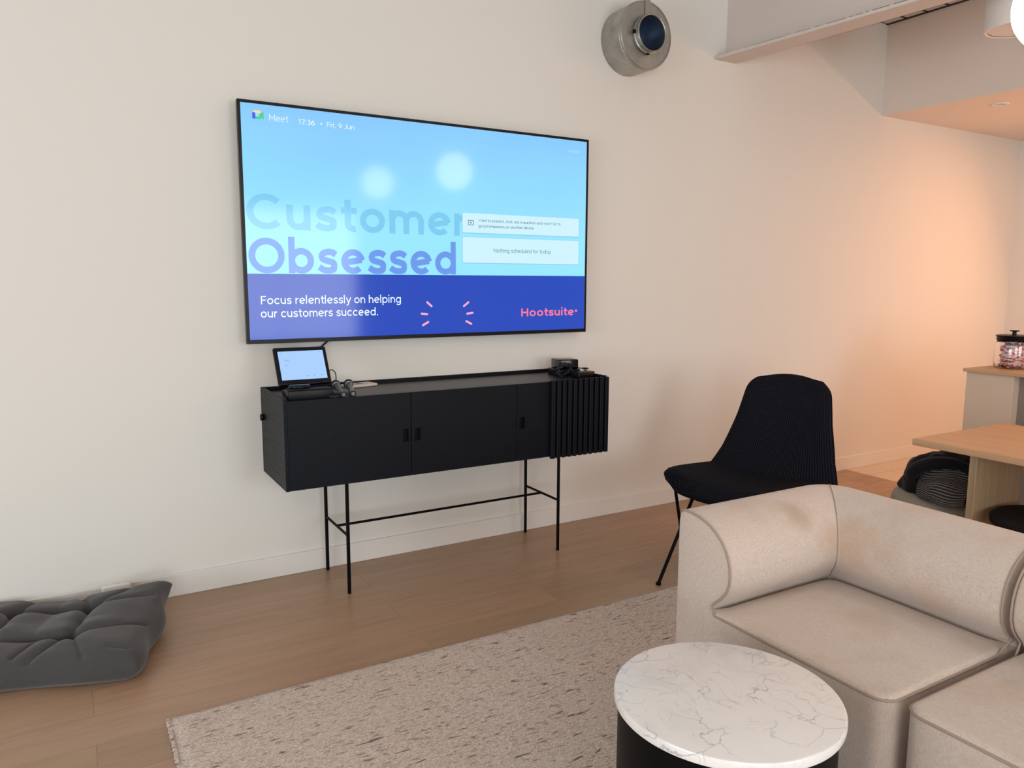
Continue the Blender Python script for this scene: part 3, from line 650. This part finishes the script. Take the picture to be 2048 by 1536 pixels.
globe((2.925, -2.368, 2.385), .152, 'glowing white opal globe pendant at the top right corner of the photo')
globe((2.794, -3.845, 2.44), .155, 'second glowing opal globe pendant, seen only as the fainter reflection in television')
sp = thing('ceiling_speaker', 'white cylindrical ceiling-mounted speaker beside the glowing globe lamp', 'speaker', (4.463, -1.426, 2.80))
bm = B(); lathe(bm, [(.138, 2.803), (.143, 2.800), (.152, 2.800), (.156, 2.804), (.157, 2.812), (.157, CEIL)], (4.463, -1.426, 0), 56); obj('drum', bm, WHITEP, sp, autosmooth=35)
bm = B(); lathe(bm, [(0, 2.806), (.137, 2.806), (.139, 2.812)], (4.463, -1.426, 0), 56); obj('grille', bm, mat('white_mesh', (.80, .78, .76, 1), .7), sp, autosmooth=35)
bm = B(); lathe(bm, [(0, 2.804), (.012, 2.8045), (.014, 2.807)], (4.463, -1.426, 0), 20); obj('sensor', bm, mat('grey_sensor', (.42, .39, .37, 1), .5), sp)
for x, y in ((5.78, -.67),):
    dl = thing('recessed_downlight', 'small white round fitting set in the peach-lit lowered ceiling', 'downlight', (x, y, 2.712))
    bm = B(); lathe(bm, [(.034, 2.716), (.036, 2.709), (.052, 2.708), (.056, 2.712), (.056, 2.716)], (x, y, 0), 32); obj('ring', bm, WHITEP, dl, autosmooth=40)
    bm = B(); lathe(bm, [(0, 2.713), (.035, 2.713)], (x, y, 0), 32); obj('lens', bm, mat('dim_lens', (.5, .45, .4, 1), .3), dl)

# ------------------------------------------------------------------ floor cushion
Q = Vector((.150, -.800, 0)); e1 = Vector((.943, -.333, 0)); e2 = Vector((.333, .943, 0))
CWD, CDP = .86, .60
tufts = [(a, b) for a in (.29, .58) for b in (.185, .43)]
def seg_d(p, a, b):
    ab = (b[0]-a[0], b[1]-a[1]); l2 = ab[0]**2+ab[1]**2; tt = max(0, min(1, ((p[0]-a[0])*ab[0]+(p[1]-a[1])*ab[1])/l2))
    return math.hypot(p[0]-a[0]-tt*ab[0], p[1]-a[1]-tt*ab[1])
creases = []
for a, b in tufts:
    for a2, b2 in tufts:
        if (a2, b2) > (a, b) and (abs(a2-a) < .01 or abs(b2-b) < .01): creases.append(((a, b), (a2, b2), 1.0, .020))
    creases.append(((a, b), (a+(.09 if a < .4 else -.03), 0.03 if b < .3 else CDP-.03), .75, .016))
creases += [((.29, .185), (.04, .26), .55, .016), ((.29, .43), (.05, .47), .5, .016), ((.58, .43), (.83, .46), .6, .018), ((.58, .185), (.83, .20), .6, .018),
            ((.29, .185), (.20, .03), .45, .012), ((.29, .43), (.14, .58), .5, .014), ((.58, .185), (.66, .02), .5, .014), ((.44, .05), (.40, .15), .5, .010), ((.05, .06), (.12, .07), .3, .008)]
def cush(i, j, side):
    # i: 0..1 from right edge to left, j: 0..1 front to back
    a = i*CWD; b = j*CDP
    ea = min(a, CWD-a); eb = min(b, CDP-b)
    r = .075
    fa = 1-(1-min(1, ea/r))**2.4; fb = 1-(1-min(1, eb/r))**2.4
    h = .062*(max(0, fa*fb))**.5
    if side > 0:
        h += .034*math.sin(math.pi*min(1, ea/.30/1.6))*math.sin(math.pi*min(1, eb/.30/1.6))
        for (p, q, dpt, wd) in creases:
            dd = seg_d((a, b), p, q); h -= .030*dpt*math.exp(-(dd/wd)**1.3)*min(1, ea/.03)*min(1, eb/.03)
        for p in tufts: h -= .045*math.exp(-(math.hypot(a-p[0], b-p[1])/.026)**1.4)
        h += .006*noise.noise(Vector((a*9, b*14, 1)))*fa*fb
        z = .058+h
    else: z = .058-min(h, .056)
    # sagging outline
    infl = .012*math.sin(j*math.pi*2.4)*(1 if i in (0, 1) else 0)
    px = Q - e1*(a*.99) + e2*(b)
    # right-back corner lifted and leaning on the wall
    lift = max(0, (b-.28)/.32)**1.5*max(0, 1-a/.42)**1.1
    z += .085*lift
    px += Vector((.012*math.sin(b*22), .010*math.sin(a*19+1), 0))*(1-fa*fb)
    px += Vector((-.02*lift, .0*lift, 0))
    px.y = min(px.y, -.018)
    if px.y > -.10: z += .05*max(0, (px.y+.10)/.08)*(1-fb*.5)*.4
    return Vector((px.x, px.y, max(z, .002)))
bm = B(); grid(bm, lambda i, j: cush(i, j, 1), 150, 110, uv=lambda a, b: (a, b)); grid(bm, lambda i, j: cush(i, j, -1), 150, 110, uv=lambda a, b: (a, b))
bmesh.ops.remove_doubles(bm, verts=bm.verts[:], dist=.0004)
cu = obj('floor_cushion', bm, CUSHM, smooth=True); tag(cu, 'tufted charcoal grey floor cushion on the wooden floor against the wall', 'cushion'); origin(cu, (-.2, -.4, 0))
bm = B(); bx(bm, (.125, -.030, .058), (.12, .024, .115), None, .011, 4)
o = obj('socket_cover', bm, WHITEP, autosmooth=40); tag(o, 'small rounded white cover peeking out behind the charcoal cushion', 'cover'); origin(o, (.125, -.03, 0))

# ------------------------------------------------------------------ sofa modules
PROF = [(0, .03), (0, .30), (0, .60), (.001, .700), (.005, .722), (.014, .734), (.030, .739), (.060, .738), (.090, .734), (.118, .727), (.146, .716), (.170, .701), (.192, .683), (.210, .661),
        (.223, .636), (.231, .608), (.234, .580), (.232, .553), (.224, .530), (.212, .512), (.197, .495), (.180, .480), (.168, .467), (.160, .455), (.148, .443), (.138, .425), (.136, .40), (.136, .03)]
def sofa(label, x0, x1, y1, y0, corner):
    s = thing('sofa_module', label, 'sofa', (x0, y0, 0), group='cream modular sofa units')
    ST = .44; root = .168
    def shrink(k):   # profile pulled inwards for the rounded end
        out = []
        n = len(PROF)
        for i, p in enumerate(PROF):
            a = PROF[max(i-1, 0)]; b = PROF[min(i+1, n-1)]; tx, tz = b[0]-a[0], b[1]-a[1]; l = math.hypot(tx, tz) or 1
            nx, nz = tz/l, -tx/l      # points inwards (towards the foam)
            out.append((p[0]+nx*k, p[1]+nz*k))
        return out
    bm = B(); rows = []; lens = []
    ends = [(0, .012), (.003, .0055), (.008, .0015), (.014, 0)]
    for pi in range(len(PROF)):
        row = []
        if corner:
            for off, k in ends:
                p, z = shrink(k)[pi]; row.append((x0+off, y1-p, z))
            p, z = PROF[pi]
            R = max(.012, .13-p*.9) if p < .13 else .012
            xa = x1-p-R; ya = y1-p-R
            for k in range(1, 12): row.append((x0+.014+(xa-x0-.014)*k/12, y1-p, z))
            for k in range(9):
                a = math.radians(90-k*90/8); row.append((xa+R*math.cos(a), ya+R*math.sin(a), z))
            for k in range(1, 12): row.append((x1-p, ya+(y0+.014-ya)*k/12, z))
        else:
            for off, k in ends:
                p, z = shrink(k)[pi]; row.append((x1-p, y1-off, z))
            p, z = PROF[pi]
            for k in range(1, 12): row.append((x1-p, y1-.014+(y0+.028-y1)*k/12, z))
        for off, k in ends[::-1]:
            p, z = shrink(k)[pi]; row.append((x1-p, y0+off, z))
        rows.append([bm.verts.new(q) for q in row])
    for a, b in zip(rows, rows[1:]):
        for k in range(len(a)-1): bm.faces.new((a[k], a[k+1], b[k+1], b[k]))
    bm.faces.new([r_[0] for r_ in rows]); bm.faces.new([r_[-1] for r_ in rows][::-1])
    o = obj('backrest', bm, SOFAM, s, autosmooth=50)
    # seat block with soft domed top
    sx1_ = x1-.130; sy1_ = (y1-.130) if corner else y1-.006
    def seat(i, j):
        x = x0+(sx1_-x0)*i; y = y0+(sy1_-y0)*j
        e_l, e_r, e_f, e_b = x-x0, sx1_-x, y-y0, sy1_-y
        z = ST+.006+.014*math.sin(math.pi*i)**.6*math.sin(math.pi*j)**.6 if 0 < i < 1 and 0 < j < 1 else ST+.006
        for e in (e_l, e_f) if corner else (e_l, e_f, e_b):
            rr = .016
            if e < rr: z -= rr-math.sqrt(max(0, rr*rr-(rr-e)**2))
        for e in ((e_r, e_b) if corner else (e_r,)):
            rr = .075
            if e < rr: z -= (rr-math.sqrt(max(0, rr*rr-(rr-e)**2)))*.62*max(0, min(1, (min(e_l, e_f, *(() if corner else (e_b,)))-.012)/.07))
        # vertical corner rounding
        cr_ = .05
        for ex, ey, sx_, sy_ in ((e_l, e_f, 1, 1),) + (() if corner else ((e_l, e_b, 1, -1),)):
            if ex < cr_ and ey < cr_:
                # square-to-circle pull so the corner is round in plan
                m_ = max(cr_-ex, cr_-ey); d = math.hypot(cr_-ex, cr_-ey)
                if d > 0:
                    f_ = m_/d; cx = x0+cr_; cy = (y0+cr_) if sy_ > 0 else (sy1_-cr_)
                    x = cx+(x-cx)*f_; y = cy+(y-cy)*f_
        return Vector((x, y, z))
    def nl(k, n):   # denser towards the edges
        t_ = k; return .5-.5*math.cos(math.pi*t_)
    bm = B(); V = grid(bm, lambda i, j: seat(nl(i, 0), nl(j, 0)), 44, 44)
    be = [e for e in bm.edges if e.is_boundary]
    for zz in (.40, .25, .035):
        r_ = bmesh.ops.extrude_edge_only(bm, edges=be); nv = [q for q in r_['geom'] if isinstance(q, bmesh.types.BMVert)]
        for v_ in nv: v_.co.z = zz
        be = [q for q in r_['geom'] if isinstance(q, bmesh.types.BMEdge)]
    obj('seat', bm, SOFAM, s, autosmooth=70)
    # piping along the end profile and the seat edge
    def path_end(fix, flip=False, zcut=.44):
        return [q for q in fix if q[2] >= zcut-.03]
    pr = PROF[5:23]
    z_ = ST-.004
    cc = .05; arc = lambda cx, cy, a0, a1, n=6: [(cx+cc*math.cos(math.radians(a0+(a1-a0)*k/n)), cy+cc*math.sin(math.radians(a0+(a1-a0)*k/n)), z_) for k in range(n+1)]
    if corner:
        p = [(x0+.001, y1-a-(0), b) for a, b in pr]
        p += [(x0+.000, y1-.176, ST-.004), (x0, y1-.20, z_), (x0, (y0+y1)/2, z_), (x0, y0+cc, z_)] + arc(x0+cc, y0+cc, 180, 270)
        p += [((x0+x1)/2, y0, z_), (x1-.24, y0, z_)]
        p += [(x1-a, y0+.001, b) for a, b in pr[::-1]]
        bm = B(); tube(bm, p, .0036, 8); obj('piping', bm, PIPEM, s, smooth=True)
        a = PROF[5:25]; bm = B()
        sm = []
        for pp, zz in a:
            R = max(.012, .13-pp*.9) if pp < .13 else .012
            q_ = (R)*(1-math.sqrt(.5)); sm.append((x1-pp-q_-.0005, y1-pp-q_-.0005, zz+.0005))
        tube(bm, sm, .0018, 6); obj('corner_seam', bm, PIPEM, s, smooth=True)
    else:
        p = [(x1-a, y1-.001, b) for a, b in pr]
        p += [(x1-.20, y1-.006, z_), ((x0+x1)/2, y1-.006, z_)] + arc(x0+cc, y1-.006-cc, 90, 180) + [(x0, (y0+y1)/2, z_)] + arc(x0+cc, y0+cc, 180, 270)
        p += [((x0+x1)/2, y0, z_), (x1-.24, y0, z_)] + [(x1-a, y0+.001, b) for a, b in pr[::-1]]
        bm = B(); tube(bm, p, .0036, 8); obj('piping', bm, PIPEM, s, smooth=True)
    for fx in (x0+.08, x1-.08):
        for fy in (y0+.08, y1-.08):
            bm = B(); tube(bm, [(fx, fy, .0005+.013), (fx, fy, .04)], .02, 16); obj('foot', bm, STEEL, s, autosmooth=40)
    return s
sofa('cream linen corner sofa unit with back on two sides, beside marble table', 1.69, 2.425, -1.94, -2.700, True)
sofa('cream linen sofa unit at the bottom right corner, next to the corner unit', 1.704, 2.425, -2.722, -3.43, False)

# ------------------------------------------------------------------ round marble side table
TC = (1.301, -2.540)
st = thing('side_table', 'round white marble top side table on black drum base standing on rug', 'table', (TC[0], TC[1], .0135))
bm = B(); lathe(bm, [(0, .474), (.258, .474), (.2645, .477), (.2655, .481), (.2655, .494), (.2635, .4985), (.259, .5), (0, .5)], (TC[0], TC[1], 0), 128); obj('marble_top', bm, MARBLE, st, autosmooth=40)
bm = B(); n = 96
for k in range(n):
    a0 = 2*math.pi*(k)/n; a1 = 2*math.pi*(k+1)/n
    if k in (68,): continue     # narrow slit in the bent sheet
    q = []
    for (r, z) in ((.252, .0145), (.252, .4735), (.248, .4735), (.248, .0145)):
        q.append([bm.verts.new((TC[0]-.006+r*math.cos(a), TC[1]-.002+r*math.sin(a), z)) for a in (a0, a1)])
    for i in range(4): bm.faces.new((q[i][0], q[i][1], q[(i+1)%4][1], q[(i+1)%4][0]))
bmesh.ops.remove_doubles(bm, verts=bm.verts[:], dist=.0002)
obj('drum_base', bm, STEEL, st, autosmooth=40)

# ------------------------------------------------------------------ black lounge chair
LO = Vector((3.25, -1.01, 0)); ca = thing('lounge_chair', 'black waffle-weave lounge chair with tall tapering back, behind the cream sofa', 'chair', tuple(LO), math.radians(197))
# local: +X forward, +Y the chair's right-hand side as seen in the picture's left is +Y' (rotated frame)
def back_pt(u, v):
    # u -1..1 across, v 0..1 bottom to top
    hw = [(0, .365), (.12, .330), (.3, .292), (.6, .252), (.85, .234), (1, .228)]
    for (a, wa), (b, wb) in zip(hw, hw[1:]):
        if v <= b: w = wa+(wb-wa)*(v-a)/(b-a); break
    z = .40+.585*v
    # rounded top corners
    rc = .16
    if v > 1-rc:
        q = (v-(1-rc))/rc; w *= 1-.36*(1-math.sqrt(max(0, 1-q*q)))
    if u > 0: w *= 1+.16*(1-v)**.7
    z -= .012
    x = .02-.17*v+.13*(1-v)**4 + .055*u*u*(1-.5*v)
    zz = z-.020*(u*u)*max(0, v-.6)/.4
    return Vector((x, u*w, zz))
def shell(fn, nu, nv, th, uvs):
    bm = B(); lay = bm.loops.layers.uv.verify()
    P = [[fn(-1+2*i/nu, j/nv) for j in range(nv+1)] for i in range(nu+1)]
    def nrm(i, j):
        a = P[min(i+1, nu)][j]-P[max(i-1, 0)][j]; b = P[i][min(j+1, nv)]-P[i][max(j-1, 0)]
        n_ = a.cross(b); return n_.normalized() if n_.length > 1e-9 else Vector((1,0,0))
    def thick(i, j):
        e = min(i, nu-i)/nu*2; f_ = min(j, nv-j)/nv*1.6
        return th*min(1, math.sqrt(min(1, e/.16)))*min(1, math.sqrt(min(1, f_/.12)))
    for sgn in (1, -1):
        V = [[bm.verts.new(P[i][j]+nrm(i, j)*sgn*thick(i, j)*.5) for j in range(nv+1)] for i in range(nu+1)]
        for i in range(nu):
            for j in range(nv):
                idx = [(i,j),(i+1,j),(i+1,j+1),(i,j+1)]; fc = bm.faces.new([V[a][b] for a, b in idx])
                for lp, (a, b) in zip(fc.loops, idx): lp[lay].uv = uvs(a/nu, b/nv)
    bmesh.ops.remove_doubles(bm, verts=bm.verts[:], dist=.0005); return bm
obj('backrest', shell(back_pt, 36, 44, .055, lambda a, b: (a*.60, b*.60)), CHAIRM, ca, smooth=True, local=True)
def seat_pt(u, v):
    # v 0 back .. 1 front; the sides flare out to low wings
    pts = [(0, .27), (.08, .33), (.20, .375), (.40, .41), (.58, .435), (.70, .432), (.80, .40), (.90, .325), (1, .15)]
    for (a, wa), (b, wb) in zip(pts, pts[1:]):
        if v <= b: w = wa+(wb-wa)*(v-a)/(b-a); break
    x = -.02+.62*v
    z = .405+.030*v + .035*u*u - .02*max(0, v-.8)/.2
    if v < .2: z += .03*(1-v/.2)**2*abs(u)
    return Vector((x, u*w, z))
obj('seat', shell(seat_pt, 44, 40, .098, lambda a, b: (a*1.0, b*.64)), CHAIRM, ca, smooth=True, local=True)
for sgn, fz in ((1, .0145), (-1, .0005)):
    for pts in (((.50, .205, .39), (.80, .215, fz)), ((.10, .22, .38), (-.02, .22, fz))):
        bm = B(); tube(bm, [pts[0], (pts[1][0], pts[1][1], pts[1][2]+.006)], .0085, 12); tube(bm, [(pts[1][0], pts[1][1], fz+.011), (pts[1][0], pts[1][1], fz)], .013, 12)
        for v_ in bm.verts: v_.co.y *= sgn
        obj('leg', bm, STEEL, ca, local=True, autosmooth=40)
    bm = B(); tube(bm, [(.50, .205*sgn, .39), (.52, .30*sgn, .40), (.44, .275*sgn, .012+fz)], .0085, 12); obj('strut', bm, STEEL, ca, local=True)
    bm = B(); tube(bm, [(.50, .205*sgn, .39), (.10, .22*sgn, .38)], .0085, 12); obj('frame_rail', bm, STEEL, ca, local=True)
bm = B(); tube(bm, [(.10, -.22, .38), (.10, .22, .38)], .0085, 12); obj('frame_bar', bm, STEEL, ca, local=True)

# ------------------------------------------------------------------ oak dining table, stools, coat, kitchen island
ot = thing('oak_table', 'light oak table with thick top and broad panel leg near the kitchen', 'table', (3.8, -2.5, 0))
bm = B(); bb(bm, 3.42, 4.225, -3.5, -1.655, .708, .740, bevel=.004, seg=2); obj('tabletop', bm, OAK, ot)
bm = B(); bb(bm, 3.50, 3.905, -1.915, -1.882, 0, .708, bevel=.002, seg=1); obj('panel_leg', bm, OAKV, ot)
bm = B(); bb(bm, 3.50, 3.905, -3.28, -3.247, 0, .708, bevel=.002, seg=1); obj('panel_leg', bm, OAKV, ot)
bs = thing('black_stool', 'round dark brown-black padded stool in front of the oak table leg', 'stool', (3.665, -2.145, 0))
bm = B(); lathe(bm, [(0, .395), (.195, .395), (.214, .405), (.216, .430), (.200, .447), (.12, .452), (0, .452)], (3.665, -2.145, 0), 56); obj('seat', bm, DKFELT, bs, autosmooth=60)
for k in range(4):
    a = math.pi/4+k*math.pi/2; bm = B(); tube(bm, [(3.665+.13*math.cos(a), -2.145+.13*math.sin(a), .397), (3.665+.17*math.cos(a), -2.145+.17*math.sin(a), 0)], .012, 12); obj('leg', bm, STEEL, bs, autosmooth=40)
po = thing('round_pouf', 'round greige upholstered pouf under the heaped black coat', 'pouf', (3.84, -1.60, 0))
bm = B(); lathe(bm, [(0, .02), (.235, .02), (.25, .04), (.252, .36), (.242, .385), (.215, .398), (.1, .402), (0, .402)], (3.84, -1.60, 0), 56); obj('body', bm, POUFM, po, autosmooth=60)
bm = B(); lathe(bm, [(.20, 0), (.225, 0), (.225, .02), (.20, .02)], (3.84, -1.60, 0), 40, closed=True); obj('plinth', bm, STEEL, po)
co = thing('coat', 'black coat with grey striped lining heaped on the round greige pouf', 'coat', (3.80, -1.66, .40))
def hump(cx, cy, cz, rx, ry, rz, seed, rotz, amp=.02):
    def f(i, j):
        th_ = i*2*math.pi; ph = j*math.pi*.56
        d = Vector((math.sin(ph)*math.cos(th_), math.sin(ph)*math.sin(th_), math.cos(ph)))
        k = 1+amp/.15*noise.noise(d*2.2+Vector((seed, 0, 0)))+amp/.3*noise.noise(d*5+Vector((0, seed, 0)))
        p = Vector((d.x*rx*k, d.y*ry*k, d.z*rz*k)); p.rotate(Matrix.Rotation(rotz, 3, 'Z'))
        return Vector((cx+p.x, cy+p.y, max(cz+p.z, .4045)))
    return f
bm = B(); grid(bm, hump(3.83, -1.625, .43, .16, .235, .195, 3.1, .30, .016), 64, 30); bmesh.ops.remove_doubles(bm, verts=bm.verts[:], dist=.0005); obj('shell', bm, COATM, co, smooth=True)
bm = B()
def drape(i, j):   # lining folded out towards the camera side
    a = -1.15+2.1*i; rr_ = .055+.145*j
    x = 3.755 - .03*math.cos(a) - (.10+.055*math.sin(j*math.pi*.8))*math.cos(a*.75)*(.35+.65*j)*1.05
    y = -1.66 - .185*(i-.42)*1.35
    z = .580 - .165*j**1.15 - .045*abs(i-.4) + .010*math.sin(i*9+j*5)+.010*math.sin(j*11+i*3)
    return Vector((x-.005, y, max(z, .4075)))
grid(bm, drape, 40, 30, uv=lambda a, b: (a*.30+b*.9, b)); r = bmesh.ops.solidify(bm, geom=bm.faces[:], thickness=.006); obj('lining', bm, LININGM, co, smooth=True)
bm = B(); tube(bm, cr([(3.70, -1.50, .47), (3.665, -1.53, .525), (3.67, -1.60, .572), (3.70, -1.68, .585), (3.72, -1.77, .565), (3.72, -1.85, .52)]), [.028]*3+[.034]*(8*5-5)+[.026]*3, 14); obj('collar', bm, COATM, co, smooth=True)
ki = thing('kitchen_island', 'low beige-grey kitchen island with thin oak worktop at the right edge', 'cabinet', (5.05, -1.9, 0))
bm = B(); bb(bm, 4.715, 5.42, -3.4, -1.150, .932, .952, bevel=.002, seg=1); obj('worktop', bm, OAK, ki)
bm = B(); bb(bm, 4.735, 5.40, -1.435, -1.165, 0, .932, bevel=.001, seg=1); obj('end_cabinet', bm, LAMIN, ki)
bm = B(); bb(bm, 4.80, 5.40, -3.38, -1.436, 0, .932); obj('base_cabinet', bm, NICHEDK, ki)

# glass jars of wrapped sweets
def jar(cx, cy, z0, lab, r=.098, h=.165):
    j = thing('glass_jar', lab, 'jar', (cx, cy, z0), group='lidded sweet jars on the island')
    bm = B(); lathe(bm, [(0, 0), (r*.86, 0), (r*.97, .008), (r, .03), (r, h-.03), (r*.95, h-.008), (r*.86, h), (r*.86-.003, h), (r*.95-.0035, h-.010), (r-.0035, h-.032), (r-.0035, .032), (r*.95-.003, .012), (r*.84, .005), (0, .005)], (cx, cy, z0), 64)
    obj('glass_body', bm, GLASS, j, smooth=True)
    bm = B(); lathe(bm, [(0, h-.004), (r*.80, h-.004), (r*.90, h+.001), (r*.93, h+.006), (r*.93, h+.024), (r*.98, h+.030), (r*.98, h+.034), (r*.86, h+.037), (0, h+.037)], (cx, cy, z0), 56); obj('lid', bm, PLASTIC, j, autosmooth=40)
    bm = B(); lathe(bm, [(0, h+.036), (.013, h+.037), (.010, h+.056), (.026, h+.060), (.027, h+.065), (0, h+.067)], (cx, cy, z0), 32); obj('lid_knob', bm, PLASTIC, j, autosmooth=40)
JA = (4.985, -1.292, .9525)
jar(*JA, 'round glass sweet jar with black lid, the one fully in view on worktop')
jar(5.17, -1.385, .9525, 'second black-lidded glass jar cut off by the right edge of photo')
CND = []
for nm, c0, c1 in (('red_white_wrapper', (.72, .07, .09), (.85, .72, .70)), ('pink_wrapper', (.80, .42, .42), (.88, .74, .72)), ('brown_red_wrapper', (.33, .05, .05), (.78, .62, .58))):
    m_ = mat(nm, rough=.6, spec=.2); t = NT(m_); w = t.n('TexWave', wave_type='BANDS', bands_direction='Y'); w.inputs['Scale'].default_value = 18; w.inputs['Distortion'].default_value = 1.0
    t.l(t.coords(), w.inputs['Vector']); t.col(t.ramp(w.outputs['Fac'], [(.56, c0), (.66, c1)])); CND.append(m_)
def candy_mesh(m_):
    bm = B(); tube(bm, [(-.034, 0, 0), (-.031, 0, 0), (-.026, 0, 0), (.026, 0, 0), (.031, 0, 0), (.034, 0, 0)], [.005, .0105, .0115, .0115, .0105, .005], 12)
    me = bpy.data.meshes.new('wrapped_sweet'); bmesh.ops.scale(bm, vec=(1, 1, .75), verts=bm.verts[:]); bm.to_mesh(me); bm.free(); me.materials.append(m_)
    me.polygons.foreach_set('use_smooth', [True]*len(me.polygons)); return me
cms = [candy_mesh(m_) for m_ in CND]; rng = random.Random(8)
k = 0
for jx, jy, cnt, lab, grp in ((JA[0], JA[1], 96, 'red and white wrapped sweet heaped inside the nearer glass jar', 'wrapped sweets in the nearer jar'), (5.17, -1.385, 24, 'wrapped sweet inside the cut-off glass jar', 'wrapped sweets in the cut-off jar')):
    lv = 0
    for i in range(cnt):
        layer = i // 12; a = (i % 12)/12*2*math.pi+layer*.26+rng.uniform(-.1, .1); rad = .047 if i % 3 else .026
        z = .9525+.018+layer*.0160
        if z > .9525+.135: break
        o = bpy.data.objects.new('wrapped_sweet', cms[rng.choice((0, 0, 1, 2, 0, 1))]); COL.objects.link(o)
        o.location = (jx+rad*math.cos(a), jy+rad*math.sin(a), z); o.rotation_euler = (rng.uniform(0, 3), rng.uniform(-.35, .35), a+math.pi/2+rng.uniform(-.45, .45))
        tag(o, lab, 'sweet', grp)
